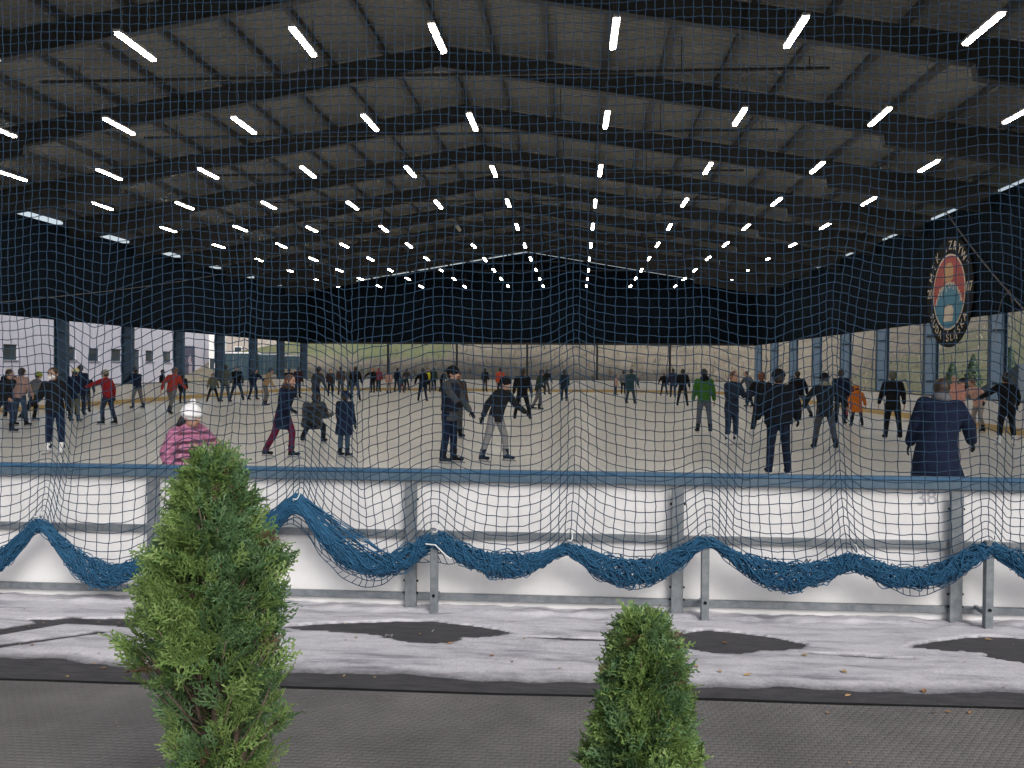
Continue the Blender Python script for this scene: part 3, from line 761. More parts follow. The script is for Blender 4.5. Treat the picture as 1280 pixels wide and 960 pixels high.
# ================================================================== trees and shrubs
def card(mb, c, nrm, s, mi=0, asp=.45):
    n_ = Vector(nrm).normalized(); u = n_.orthogonal().normalized(); u.rotate(Matrix.Rotation(random.uniform(0, 6.28), 3, n_)); w = n_.cross(u)
    c = Vector(c); mb.add([c-u*s, c+w*s*asp, c+u*s, c-w*s*asp], [(0, 1, 2, 3)], mi)
def leafy_tree(name, x, y, h, rad, mat, lab, cat, group=None, n=420, ls=.22, trunk=.35, crown_from=.25):
    z = hill_h(x, y)-.05
    t = empty(name, (x, y, z), label=lab, cat=cat, group=group)
    tr = MB(); tr.tube([(0, 0, -.3), (.05, 0, h*.4), (-.05, .05, h*.85)], [h*.035, h*.024, h*.008], 7)
    limbs = []
    for k in range(9):
        a = random.uniform(0, 6.28); z0 = h*random.uniform(.25, .6); l = rad*random.uniform(.6, 1.0)
        p = (l*math.cos(a), l*math.sin(a), z0+h*random.uniform(.1, .35)); limbs.append(p)
        tr.tube([(0, 0, z0), (p[0]*.5, p[1]*.5, z0+(p[2]-z0)*.6), p], [h*.014, h*.009, h*.003], 5)
    tr.build('trunk', M['bark'], t)
    cr = MB(); cl = [(random.gauss(0, .5)*rad, random.gauss(0, .5)*rad, h*random.uniform(crown_from, .95)) for _ in range(14)]+limbs
    for k in range(n):
        c = random.choice(cl); q = Vector((random.gauss(0, 1), random.gauss(0, 1), random.gauss(0, 1)))*rad*.22
        card(cr, Vector(c)+q, (random.gauss(0, 1), random.gauss(0, 1), random.gauss(0, 1)+.5), ls*random.uniform(.6, 1.3))
    cr.build('crown', mat, t); return t
tl = ['bright orange tree on the slope left of a thin gable post', 'orange-brown tree on the slope just right of a thin gable post', 'yellow-orange tree higher on the far slope',
      'low rusty tree beside the blue end columns', 'tall orange tree half behind the blue end columns']
for (px, py, y, h, r_), lab in zip(((818, 455, 101, 3.6, 1.7), (852, 455, 104, 4.0, 1.8), (884, 450, 108, 4.2, 1.9), (920, 462, 98, 3.0, 1.5), (940, 455, 103, 4.5, 1.8)), tl):
    leafy_tree('autumn_tree', at(1, y, px, py)[0], y, h, r_, M['autumn'], lab, 'tree', 'autumn trees on the far slope')
sc = MB()
for k in range(2600):
    px = random.uniform(385, 990); y = random.uniform(83, 116); x = at(1, y, px, 450)[0]
    if px < 470 and 88 < y < 112: continue
    if random.random() < .35 and y > 90: continue
    z = hill_h(x, y); h = random.uniform(.15, 1.0)
    for q in range(2):
        l = Vector((random.gauss(0, .25), random.gauss(0, .25), 1)).normalized()*h; s = Vector((random.uniform(-1, 1), random.uniform(-1, 1), 0)).normalized()*random.uniform(.02, .09)
        p = Vector((x+random.gauss(0, .25), y+random.gauss(0, .25), z-.05)); sc.add([p-s, p+s, p+l], [(0, 1, 2)])
for k in range(5000):
    y = random.uniform(28, 82); x = random.uniform(18.5, 46); z = hill_h(x, y); h = random.uniform(.08, .45)
    l = Vector((random.gauss(0, .3), random.gauss(0, .3), 1)).normalized()*h; s = Vector((random.uniform(-1, 1), random.uniform(-1, 1), 0)).normalized()*random.uniform(.02, .07)
    p = Vector((x, y, z-.03)); sc.add([p-s, p+s, p+l], [(0, 1, 2)])
sc.build('undergrowth', M['scrub'], kind='stuff')
for (px, py, h), lab in zip(((1190, 482, 1.9), (1216, 480, 2.3), (1262, 480, 2.6)), ('small dark conifer beyond the right boards, leftmost of three', 'dark conifer beyond the right boards, beside a blue column', 'largest dark conifer beyond the right boards near the edge')):
    q = at(0, 19.6, px, py); x, y = q[0], q[1]; z = hill_h(x, y)-.05
    t = empty('conifer', (x, y, z), label=lab, cat='tree', group='dark conifers beyond the right boards')
    MB().tube([(0, 0, -.2), (0, 0, h)], [.05, .01], 6).build('trunk', M['bark'], t)
    cr = MB()
    for k in range(900):
        zz = h*random.random()**.8; r_ = .55*(1-(zz/h)**1.6)*random.uniform(.6, 1.05)+.04; a = random.uniform(0, 6.28)
        card(cr, (r_*math.cos(a), r_*math.sin(a), .1+zz), (math.cos(a), math.sin(a), random.uniform(-.3, .8)), random.uniform(.05, .12))
    cr.build('crown', M['conifer'], t)
# folded metal trestle and slanted sheet beyond the right boards
gy = [at(0, 17.6, 1128, 477), at(0, 17.6, 1133, 474), at(0, 17.6, 1150, 491)]
y0 = gy[1][1]; tr_ = empty('metal_frame', (17.6, y0, 0), label='dark angled metal frame standing behind the right boards', cat='frame')
zt_ = gy[0][2]
MB().tube([(0, 1.9, zt_-.02), (0, 0, zt_+.1)], .045, 6).build('top_bar', M['tarp'], tr_)
MB().tube([(0, 0, zt_+.1), (0, -1.6, -.03)], .055, 6).build('leg', M['tarp'], tr_); MB().tube([(0, 1.9, zt_-.02), (0, 2.3, -.03)], .055, 6).build('leg', M['tarp'], tr_)
a, b = at(0, 18.0, 1238, 498), at(0, 18.0, 1300, 455)
tp = empty('covered_trailer', (18.0, b[1], 0), label='blue-grey covered trailer with sloping top behind the right boards', cat='trailer')
dy = a[1]-b[1]; zt_ = b[2]
mb = MB(); mb.add([(-.8, 0, .5), (.8, 0, .5), (.8, dy, .5), (-.8, dy, .5), (-.8, 0, zt_), (.8, 0, zt_), (.8, dy, a[2]+.2), (-.8, dy, a[2]+.2)], [(0, 3, 2, 1), (4, 5, 6, 7), (0, 1, 5, 4), (1, 2, 6, 5), (2, 3, 7, 6), (3, 0, 4, 7)])
mb.build('cover', M['tarp'], tp); MB().box(-.85, .85, -.05, dy+.05, .38, .497).build('chassis', M['beam'], tp)
for yy in (dy*.3, dy*.6):
    MB().tube([(-.92, yy, .27), (-.72, yy, .27)], .29, 16).build('wheel', M['black'], tp)

# ================================================================== protective net
CELL = .0735
TIES = [(-6.66, .78), (-5.45, .70), (-4.47, .80), (-3.36, .66), (-2.28, .97), (-1.14, .70), (-.06, .64), (1.03, .74), (2.15, .585), (3.18, .715), (4.3, .60), (5.4, .70)]
SAGD = [.36, .40, .44, .30, .40, .22, .27, .24, .22, .20, .26, .25]
def swag(x):
    for (x0, z0), (x1, z1), d in zip(TIES[:-1], TIES[1:], SAGD):
        if x0 <= x <= x1:
            t = (x-x0)/(x1-x0); return z0+(z1-z0)*t - d*(math.sin(math.pi*t)**.8)
    return .6
def tie_pull(x):
    s = 0
    for x0, z0 in TIES: s += math.exp(-((x-x0)/.22)**2)
    return s
SX = np.linspace(-6.6, 5.35, 900); SZ0 = np.array([swag(x) for x in SX])
ker = np.exp(-np.linspace(-2, 2, 31)**2); ker /= ker.sum(); SZ1 = np.convolve(np.pad(SZ0, 15, 'edge'), ker, 'valid')
SZ2 = np.convolve(np.pad(SZ0, 75, 'edge'), np.hanning(151)/np.hanning(151).sum(), 'valid')
SZ3 = np.convolve(np.pad(SZ0, 150, 'edge'), np.hanning(301)/np.hanning(301).sum(), 'valid')
def net_p(u, h):
    """u: across (m at the top), h: metres of net above the gathered hem"""
    dip = max(0., 1-tie_pull(u)); h = h-.20*dip*(1-math.exp(-h/.24))*math.exp(-h/1.5)
    z1 = np.interp(u, SX, SZ1); z2 = np.interp(u, SX, SZ2); z3 = np.interp(u, SX, SZ3)
    e1 = math.exp(-(h/.45)**1.3); e2 = math.exp(-(h/1.3)**1.5); e3 = math.exp(-(h/2.6)**1.5); mean = .53
    z = h + mean + e1*(z1-z2) + e2*(z2-z3) + e3*(z3-mean)*1.1
    dx = 0
    for x0, z0 in TIES:
        d = u-x0; dx -= .42*d*math.exp(-(d/.34)**2)*math.exp(-(h/.75)**1.2)
    x = u + dx
    # folds and slack in the hung net
    fo = .75*math.exp(-((h-1.3)/1.5)**2)+.10
    k_ = .25+.75*math.exp(-((h-1.2)/1.8)**2); x += k_*(.030*math.sin(1.9*u+.9*h)+.020*math.sin(5.1*u-1.3*h+1)+.010*math.sin(3.2*h+2*u))
    z += .035*math.sin(1.35*u+.5)*fo+.022*math.sin(3.7*u+.6*h)*fo+fo*.012*math.sin(7.3*u+1.1*h)+.006*math.sin(2.7*h+1.1*u)
    for fx, am, sl in ((-4.35, .20, .16), (-1.62, .20, -.12), (1.22, .15, .18), (3.35, .20, .06), (-3.0, -.10, .1), (-.1, -.07, .05), (2.2, -.09, -.08)):  # stretched fold lines
        q = u-(fx+sl*h); w = .30
        en = math.exp(-((h-1.15)/1.2)**2)
        z -= am*en*math.exp(-abs(q)/w); x -= .30*q*en*math.exp(-(q/w)**2)
    y = 7.20-.15*math.exp(-h/.55)+.03*math.sin(2.3*u+.7*h)*min(1, h)+.02*math.sin(5*u+1)*min(1, h)
    y = min(y, 7.205) if z < 1.3 else y
    x += .003*math.sin(37*u+29*h)+.002*math.sin(61*h-23*u); z += .003*math.sin(41*u-31*h)+.002*math.sin(53*u+17*h)
    g_ = math.exp(-((h-1.2)/1.6)**2); x += .55*g_*(.045*math.sin(2.91*(u+1.14)+.3*h)+.04*math.sin(1.73*u-.8*h+2)+.02*math.sin(6.7*u+1.7*h)); z += .5*g_*(.04*math.sin(2.2*u+1.4*h)+.03*math.sin(4.9*u-.9*h+1))
    return (x, y, z)
def strands(mb, polylines, r):
    """square tubes along 3-D polylines"""
    for P in polylines:
        P = np.asarray(P); n_ = len(P); d = np.gradient(P, axis=0); d /= np.linalg.norm(d, axis=1)[:, None]+1e-9
        ref = np.array((0, 1., 0)); a = np.cross(d, ref); ln = np.linalg.norm(a, axis=1)[:, None]; a = np.where(ln > 1e-3, a/np.maximum(ln, 1e-9), np.array((1., 0, 0))); b = np.cross(d, a)
        V = np.stack([P+a*r, P+b*r, P-a*r, P-b*r], 1).reshape(-1, 3)
        base = len(mb.v); mb.v.extend(map(tuple, V.tolist()))
        f = [(base+4*i+k, base+4*i+(k+1) % 4, base+4*i+4+(k+1) % 4, base+4*i+4+k) for i in range(n_-1) for k in range(4)]
        mb.f.extend(f); mb.m.extend([0]*len(f))
net = empty('safety_net', (0, 7.1, .5), label='blue square-mesh safety net hanging over the fence, its hem gathered in swags', cat='net')
nm = MB(); us = np.arange(-6.3, 5.1, CELL); hs_ = np.arange(0, 7.0, CELL)
vert = [[net_p(u, h) for h in np.arange(0, 7.0, CELL/2)] for u in us]
hori = [[net_p(u, h) for u in np.arange(-6.3, 5.1, CELL/2)] for h in hs_]
strands(nm, vert+hori, .0036)
def nl(mb): mb.v = [(x, y-7.1, z-.5) for x, y, z in mb.v]; return mb
nl(nm).build('mesh', M['net'], net)
# gathered hem: many crinkled cords packed round the swag line, denser and thicker in the dips
hb_ = MB(); rng = random.Random(11)
HX = np.linspace(-6.3, 5.05, 460)
hz = np.interp(HX, SX, SZ1)
pk = np.array([min(1, tie_pull(x)) for x in HX])
def hem_p(i, t, r):
    rx = (.096-.044*pk[i])+.014*math.sin(HX[i]*4.1)+.01*math.sin(HX[i]*9)
    return (HX[i], 7.02-.045*r*math.cos(t), hz[i]-.06+rx*r*math.sin(t))
lines = []
for k in range(70):
    t0 = rng.uniform(0, 6.28); rr_ = math.sqrt(rng.uniform(.1, 1.0))*rng.choice((1, 1, 1, 1.3)); fr = rng.uniform(14, 34); ph = rng.uniform(0, 6.28); am = rng.uniform(.3, .8)
    lines.append([tuple(np.array(hem_p(i, t0+am*math.sin(fr*HX[i]+ph)+.5*math.sin(1.7*HX[i]+ph), rr_*(1+.12*math.sin(fr*1.7*HX[i]+ph))))+np.array((0, 0, rng.uniform(-.006, .006)))) for i in range(len(HX))])
strands(hb_, lines, .0042)
lines = []
for k in range(1900):
    i = rng.randrange(3, len(HX)-4); t0 = rng.uniform(0, 6.28); P = []
    dx = rng.choice((-1, 1)); rr_ = rng.uniform(.6, 1.3)
    for q in range(4): P.append(hem_p(max(0, min(len(HX)-1, i+dx*q)), t0+q*rng.uniform(.5, 1.0), rr_))
    lines.append(P)
strands(hb_, lines, .0042)
nl(hb_).build('gathered_hem', M['bundle'], net)
# loose ends of the net hanging under the hem in three places
ap = MB()
def apron(x0, x1, dep, skew=0., top=.10):
    n1 = int((x1-x0)/.055); n2 = max(2, int(dep/.045)); L = []
    def P(u, v):
        t = u/n1; s = math.sin(math.pi*min(1, max(0, t+skew*math.sin(math.pi*t))))**.7
        x = x0+(x1-x0)*t; zt_ = np.interp(x, SX, SZ1)-top
        return (x+.015*math.sin(9*x+3*v)+.008*math.sin(31*x), 7.00-.01*math.sin(7*x), zt_-dep*s*v/n2+.010*math.sin(12*x+2*v))
    for u in range(n1+1): L.append([P(u+.25*(-1)**v, v) for v in range(n2+1)])
    for v in range(n2+1): L.append([P(u*.5, v) for u in range(2*n1+1)])
    strands(ap, L, .0036)
for a_ in ((-2.45, -1.35, .15), (-1.32, -.93, .13), (-4.05, -3.4, .10), (.05, .85, .09), (1.15, 1.95, .07), (2.25, 3.05, .09), (-.95, -.2, .05)):
    ap = MB(); apron(*a_); nl(ap).build('loose_hem', M['net'], net)
# fan of slack net pulled up to the high tie right of the taller conifer
fan = MB(); L = []
ax_, az_ = -2.28, 1.0
for k in range(90):
    t = k/89; xe = -2.95+1.55*t; ze = np.interp(xe, SX, SZ1)-.02; w = rng.uniform(-.03, .03)
    L.append([(ax_+(xe-ax_)*s+.018*math.sin(14*s+k), 7.03-.05*s+.02*math.sin(5*s+k*.7), az_-.06+(ze-az_+.03)*(s**1.15)-.03*math.sin(math.pi*s)+w*s) for s in np.linspace(0, 1, 9)])
for k in range(110):
    s = rng.uniform(.2, 1); t0 = rng.uniform(0, .7); t1 = t0+rng.uniform(.2, .4)
    P = []
    for q in np.linspace(t0, min(1, t1), 7):
        xe = -2.95+1.55*q; ze = np.interp(xe, SX, SZ1)-.02
        P.append((ax_+(xe-ax_)*s, 7.02-.04*s, az_-.06+(ze-az_+.03)*s**1.15-.05*math.sin(math.pi*q*2+k)*s*.6))
    L.append(P)
strands(fan, L, .0042); nl(fan).build('pulled_up_fold', M['bundle'], net)
for (x, z) in TIES[2:-2]:
    tm = MB(); zt_ = np.interp(x, SX, SZ1)
    pts = [(x+.020*math.cos(a)+.012*a/6, 6.965+.05*math.sin(a)+.03, zt_-.05+.012*math.sin(2*a)+.016*a) for a in np.linspace(0, 7.5, 16)]
    tm.tube(pts, .0045, 5)
    if abs(x+1.14) < .02: tm.tube([(x-.06, 6.965, zt_-.075), (x+.02, 6.955, zt_-.08), (x+.10, 6.962, zt_-.16), (x+.14, 6.965, zt_-.19)], .006, 5)
    nl(tm).build('tie_cord', M['tie'], net)

# ================================================================== foreground conifers
def spray_template(rnd, n_lat=9, ln=.10):
    """one flat fan of scale leaves along +Z in the XZ plane: list of quads"""
    Q = []
    def blade(p, d, l, w):
        d = Vector(d).normalized(); p = Vector(p); a = Vector((d.z, 0, -d.x))*w; o = Vector((0, rnd.uniform(-.004, .004), 0))
        Q.append([p-a*.4, p+a*.4, p+d*l*.55+a+o, p+d*l, p+d*l*.55-a+o])
    def axis(p, ang, l, lev):
        d = Vector((math.sin(ang), rnd.uniform(-.12, .12), math.cos(ang)))
        blade(p, d, l, .0032 if lev else .0036)
        if lev >= 2: return
        n_ = n_lat if lev == 0 else 4
        for k in range(n_):
            t = (k+1)/(n_+1); s = 1 if k % 2 else -1
            axis(p+d*l*t, ang+s*rnd.uniform(.5, .8), l*(.62-.34*t)*rnd.uniform(.8, 1.15) if lev == 0 else l*.42*rnd.uniform(.7, 1.1), lev+1)
    axis(Vector((0, 0, 0)), 0, ln, 0)
    return Q
rnd = random.Random(5)
TEMPL = [spray_template(rnd, 7, .10) for _ in range(7)]
def place_spray(mb, p, d, side, s, mi):
    d = Vector(d).normalized(); side = Vector(side); side = (side-d*side.dot(d)).normalized(); n_ = d.cross(side)
    q = rnd.choice(TEMPL); vs = []; fs = []
    curl = rnd.uniform(-.5, .9)
    for poly in q:
        i = len(vs)
        for v in poly: vs.append(p + side*(v.x*s) + d*(v.z*s) + n_*(v.y*s+curl*v.z*v.z*s*4))
        fs.append(tuple(range(i, i+5)))
    mb.add(vs, fs, mi)
def thuja(name, x, y, prof, stems, label, n_spray, dead=.02, smin=.8, smax=1.35, seed=1, bare=None):
    """prof(z) -> (left half-width, right half-width, density) ; z above the floor"""
    global rnd
    rnd = random.Random(seed)
    t = empty(name, (x, y, .012), label=label, cat='conifer')
    tr = MB()
    for pts, r in stems: tr.tube(pts, r, 9)
    ztop = stems[0][0][-1][2]; cr = MB(); tw = MB(); cnt = 0; tries = 0
    while cnt < n_spray and tries < n_spray*30:
        tries += 1
        z = rnd.uniform(.12, ztop); L, Rr, dn = prof(z)
        if rnd.random() > dn: continue
        a = rnd.uniform(0, 6.283); ca_, sa = math.cos(a), math.sin(a)
        wx = Rr if ca_ > 0 else L; wy = (L+Rr)/2
        clump = .86+.19*smooth_noise(a*1.6+seed, z*7.5, seed)/1.6
        rr_ = clump*(rnd.random()**.38)
        if rr_ > 1.12: continue
        p = Vector((wx*ca_*rr_, wy*sa*rr_, z))
        if bare and bare[0] < z < bare[1] and sa < .3 and bare[2] < p.x < bare[3]: continue
        out = Vector((ca_, sa, 0)); up_l = rnd.uniform(.35, 1.25)
        d = out*rnd.uniform(.35, 1.0)+Vector((rnd.gauss(0, .3), rnd.gauss(0, .3), up_l))
        sd_ = Vector((rnd.gauss(0, 1), rnd.gauss(0, 1), rnd.gauss(0, .35)))
        s = rnd.uniform(smin, smax)*(1 if rr_ > .5 else 1.1)
        hue = smooth_noise(a*2.2, z*5+seed, seed+3)+rnd.gauss(0, .55)
        mi = 2 if rnd.random() < dead*(2.2 if rr_ < .5 else .6) else (0 if hue > -.15 else 1)
        place_spray(cr, p-d.normalized()*.05*s, d, sd_, s, mi); cnt += 1
        if cnt % 7 == 0:                       # a twig from the stem out to the spray
            b0 = Vector((0, 0, max(.05, z-.30*rr_)))+Vector((p.x, p.y, 0))*.08
            tw.tube([b0, b0.lerp(p, .5)+Vector((0, 0, -.03)), p+d.normalized()*.02], [.006, .004, .0018], 4)
    tr.v += []; n0 = len(tr.v); tr.add(tw.v, tw.f)
    tr.build('trunk', M['bark'], t, smooth=True)
    cr.build('crown', [M['fresh'], M['deep'], M['dead']], t); return t
def table(rows):
    zs = [r_[0] for r_ in rows]
    return lambda z: tuple(np.interp(z, zs, [r_[k] for r_ in rows]) for k in (1, 2, 3))
# profile measured in photo pixels: y, left x, right x, density
def prof_px(rows, x, y, cx):
    out = []
    for py, l, r_, dn in rows:
        z = at(1, y, cx, py)[2]; out.append((z-.012, max(.004, x-at(1, y, l, py)[0]), max(.004, at(1, y, r_, py)[0]-x), dn))
    return sorted(out)
TY = 2.95
tx = at(1, TY, 266, 760)[0]
rows = [(556, 262, 270, .25), (572, 252, 280, .5), (600, 232, 298, .8), (640, 214, 316, .95), (690, 190, 342, 1), (730, 172, 358, 1), (780, 156, 364, 1), (815, 154, 366, .85), (835, 162, 372, .55), (850, 186, 370, .42), (870, 200, 372, .42), (900, 212, 372, .46), (925, 220, 362, .42), (960, 230, 350, .55), (1010, 235, 330, .9), (1100, 225, 320, .9), (1200, 240, 300, .6)]
pf1 = table(prof_px(rows, tx, TY, 266))
zt1 = at(1, TY, 262, 560)[2]
thuja('potless_conifer' if False else 'conifer_tree', tx, TY, pf1, [([(.03, 0, -.02), (.02, 0, .5), (.015, .0, .9), (-.01, 0, 1.3), (-.01, 0, zt1-.05)], [.028, .024, .021, .014, .004]), ([(.05, .02, -.02), (.07, .02, .6), (.10, .03, 1.0)], [.014, .010, .004]), ([(.03, 0, .45), (-.05, -.02, .8), (-.12, .0, 1.1)], [.010, .008, .003]), ([(.03, 0, .35), (.12, -.03, .62), (.2, 0, .85)], [.010, .008, .003])],
      'taller green conifer with a bare forked stem in the left foreground', 2500, .035, .75, 1.2, 3, (.72, .93, -.06, .05))
tx2 = at(1, TY, 802, 850)[0]
rows = [(755, 797, 805, .3), (772, 786, 818, .6), (798, 770, 838, .95), (830, 751, 858, 1), (880, 743, 865, 1), (920, 736, 870, 1), (960, 726, 880, 1), (1030, 715, 885, 1), (1130, 720, 870, .9), (1200, 760, 840, .6)]
pf2 = table(prof_px(rows, tx2, TY, 802)); zt2 = at(1, TY, 800, 763)[2]
thuja('conifer_tree', tx2, TY, pf2, [([(0, 0, -.02), (.01, 0, .5), (0, 0, zt2-.05)], [.024, .018, .004])], 'shorter dense green conifer in the right foreground', 2100, .025, .75, 1.2, 8)
# ================================================================== skaters
DK = (.012, .014, .018); NAVY = (.007, .012, .030); BLK = (.008, .008, .010); GREY = (.12, .12, .125); DGREY = (.045, .047, .05); JEAN = (.035, .055, .095); DJEAN = (.018, .026, .050)
RED = (.19, .014, .018); ORED = (.26, .035, .024); ORANGE = (.40, .115, .018); GREEN = (.038, .115, .020); PINK = (.40, .15, .26); PEACH = (.42, .24, .19); BEIGE = (.26, .20, .15)
KHAKI = (.10, .10, .07); LGREY = (.20, .20, .205); MAROON = (.085, .008, .030); BROWN = (.05, .032, .022); DGREEN = (.020, .035, .028); WHITE = (.62, .62, .62); YEL = (.42, .42, .03); TEAL = (.03, .06, .08)
HB = (.022, .013, .008); HK = (.008, .006, .005); HBL = (.16, .11, .06); HR = (.10, .035, .015); HG = (.20, .19, .18)
SK1 = (.42, .25, .18)
POSES = {  # (flex, abduct, knee) per leg L,R ; (forward, out, elbow) per arm L,R ; lean, roll
    'stand': (((2, 3, 4), (0, 3, 3)), ((6, 8, 18), (6, 8, 18)), 4, 0),
    'apart': (((4, 11, 6), (2, 11, 4)), ((8, 16, 20), (8, 16, 20)), 6, 0),
    'glide': (((22, 4, 28), (-14, 8, 16)), ((28, 24, 30), (-22, 22, 20)), 14, 0),
    'stride': (((26, 4, 34), (-28, 6, 14)), ((-24, 18, 24), (32, 14, 40)), 18, 0),
    'kick': (((18, 3, 26), (-8, 24, 10)), ((20, 30, 30), (10, 26, 24)), 16, 0),
    'wobble': (((14, 10, 26), (6, 12, 22)), ((20, 48, 30), (24, 40, 34)), 16, 4),
    'pockets': (((2, 6, 4), (0, 6, 3)), ((-8, 20, 42), (-8, 20, 42)), 3, 0),
    'lean_back': (((10, 4, 12), (4, 4, 6)), ((-14, 24, 18), (-10, 20, 14)), -5, 0),
    'crouch': (((82, 14, 122), (78, 14, 120)), ((50, 14, 70), (50, 14, 70)), 42, 0),
    'reach': (((16, 5, 22), (-6, 6, 10)), ((64, 26, 12), (-10, 20, 16)), 12, 0),
}
jobs = []      # (temp object, role, owner record)
def remesh_tmp(mb, voxel, sm=3):
    me = mb.mesh('tmp', []); o = bpy.data.objects.new('tmp', me); col.objects.link(o)
    r = o.modifiers.new('r', 'REMESH'); r.mode = 'VOXEL'; r.voxel_size = voxel; r.use_smooth_shade = True
    s = o.modifiers.new('s', 'SMOOTH'); s.factor = .5; s.iterations = sm
    return o

def person(label, x, foot=None, depth=None, H=1.74, face=180, pose='stand', jac=DK, trs=DJEAN, hair=HB, hat=None, coat=0., puff=1.12, boots=BLK, blade=True, hl=0, scarf=None, hood=None,
           lean=None, roll=None, legs=None, arms=None, glove=None, fem=False, vest=None, ground=ICE, skin_c=SK1, mask=False, bag=None, group='skaters on the ice', pom=False, quilt=False):
    P_ = POSES[pose]; lg = legs or P_[0]; am = arms or P_[1]; ln = P_[2] if lean is None else lean; rl = P_[3] if roll is None else roll
    if foot is not None: pos = at(2, ground, x, foot)
    else: pos = at(1, depth, x, 500); pos = np.array((pos[0], depth, ground))
    dist = pos[1]
    fine = dist < 22
    up = Vector((0, 0, 1)); d = Vector((math.sin(R(rl)), math.sin(R(ln)), 1)); d.normalize()
    side = Vector((1, 0, 0)); side = (side-d*side.dot(d)).normalized(); fwd = d.cross(side)*-1; fwd = side.cross(d)*-1
    fwd = Vector((0, 1, 0)); fwd = (fwd-d*fwd.dot(d)).normalized()
    pel = Vector((0, 0, 0)); J = {}
    sw = .108*H*(.94 if fem else 1)
    for sg_, nm, l, a in ((-1, 'L', lg[0], am[0]), (1, 'R', lg[1], am[1])):
        hip = pel+Vector((1, 0, 0))*sg_*.052*H
        def dirv(fl, ab): return Vector((sg_*math.sin(R(ab)), math.sin(R(fl))*math.cos(R(ab)), -math.cos(R(fl))*math.cos(R(ab))))
        kn = hip+dirv(l[0], l[1])*.238*H; an = kn+dirv(l[0]-l[2], l[1]*.8)*.232*H
        J['hip'+nm], J['kn'+nm], J['an'+nm] = hip, kn, an
        sh = pel+d*.300*H+side*sg_*sw
        def arm(fw_, ou): return (side*sg_*math.sin(R(ou))+fwd*math.sin(R(fw_))*math.cos(R(ou))-d*math.cos(R(fw_))*math.cos(R(ou))).normalized()
        el = sh+arm(a[0], a[1])*.165*H; fa = arm(a[0]+a[2], a[1]*.55); wr = el+fa*.150*H
        J['sh'+nm], J['el'+nm], J['wr'+nm], J['fa'+nm] = sh, el, wr, fa
    bl_h = .048 if blade else 0.
    sole = .045*H+bl_h
    drop = min(J['anL'].z, J['anR'].z)-sole
    off = Vector((0, 0, -drop))
    mid = (J['anL']+J['anR'])/2; low = J['anL'] if J['anL'].z < J['anR'].z else J['anR']
    off.x = -(mid.x if abs(J['anL'].z-J['anR'].z) < .12 else low.x*.6+mid.x*.4); off.y = -(mid.y*.6+low.y*.4)
    for k in J:
        if not k.startswith('fa'): J[k] = J[k]+off
    pel = pel+off
    neck = pel+d*.328*H; hd = (d*.55+up*.45).normalized(); head = neck+hd*.088*H+fwd*.012*H
    hx = Vector((1, 0, 0)); hf = Vector((0, 1, 0)); hf = (hf-hd*hf.dot(hd)).normalized(); hx = hf.cross(hd).normalized()
    hr = .066*H*(1.10 if H < 1.45 else 1.0)
    # ---- body: one continuous surface
    b = MB()
    b.ell(head+hd*hr*.10, hx*hr*.80, hf*hr*.98, hd*hr*1.05); b.ell(head-hd*hr*.45+hf*hr*.22, hx*hr*.62, hf*hr*.68, hd*hr*.66)
    b.caps(head+hf*hr*.95-hd*hr*.05, head+hf*hr*1.10-hd*hr*.28, hr*.10, hr*.17, 8)
    for s in (-1, 1): b.ell(head+hx*s*hr*.82-hd*hr*.1, hx*hr*.10, hf*hr*.20, hd*hr*.28, 8, 6)
    b.caps(neck-d*.03*H, head-hd*hr*.5, .036*H, .034*H)
    b.rings([(pel-d*.02*H, side*.075*H, fwd*.055*H), (pel+d*.10*H, side*.07*H, fwd*.05*H), (pel+d*.22*H, side*.09*H, fwd*.06*H), (pel+d*.30*H, side*.085*H, fwd*.05*H), (pel+d*.335*H, side*.04*H, fwd*.036*H)])
    for nm in 'LR':
        b.caps(J['sh'+nm], J['el'+nm], .032*H, .026*H); b.caps(J['el'+nm], J['wr'+nm], .026*H, .018*H)
        b.caps(J['hip'+nm], J['kn'+nm], .050*H, .034*H); b.caps(J['kn'+nm], J['an'+nm], .034*H, .024*H)
        b.caps(J['an'+nm], J['an'+nm]+Vector((0, .035*H, -.026*H)), .020*H, .014*H)
        fa = J['fa'+nm]; pa = J['wr'+nm]+fa*.045*H; ps = fa.cross(fwd); ps = ps.normalized() if ps.length > .1 else side
        b.ell(pa, ps*.011*H, fa.cross(ps).normalized()*.023*H, fa*.034*H, 8, 6)
    bt = remesh_tmp(b, .0125 if fine else .020, 2)
    # fingers, eyes and mouth joined onto the body afterwards
    ex = MB()
    for sg_, nm in ((-1, 'L'), (1, 'R')):
        fa = J['fa'+nm]; ps = fa.cross(fwd); ps = ps.normalized() if ps.length > .1 else side.copy(); pw = fa.cross(ps).normalized()
        base = J['wr'+nm]+fa*.068*H
        curlv = -ps*sg_ if abs(ps.x) > .3 else -d
        for k in range(4):
            o = base+pw*(k-1.5)*.0105*H; l = (.040, .046, .043, .034)[k]*H
            p1 = o+fa*l*.5+curlv*.004*H; p2 = p1+fa*l*.42+curlv*.014*H
            ex.tube([o-fa*.012*H, o, p1, p2], [.0058*H, .0056*H, .0050*H, .0036*H], 6)
        o = J['wr'+nm]+fa*.030*H+pw*.020*H
        ex.tube([o-pw*.01*H, o+pw*.012*H+fa*.014*H, o+pw*.014*H+fa*.036*H+curlv*.006*H], [.0068*H, .0062*H, .0045*H], 6)
    nfing = len(ex.f)
    for s in (-1, 1): ex.ell(head+hf*hr*.90+hx*s*hr*.33+hd*hr*.10, hx*hr*.11, hf*hr*.06, hd*hr*.07, 8, 5, 1)
    for s in (-1, 1): ex.bar(head+hf*hr*.95+hx*s*hr*.48+hd*hr*.27, head+hf*hr*.99+hx*s*hr*.18+hd*hr*.29, hr*.05, hr*.06, 1)
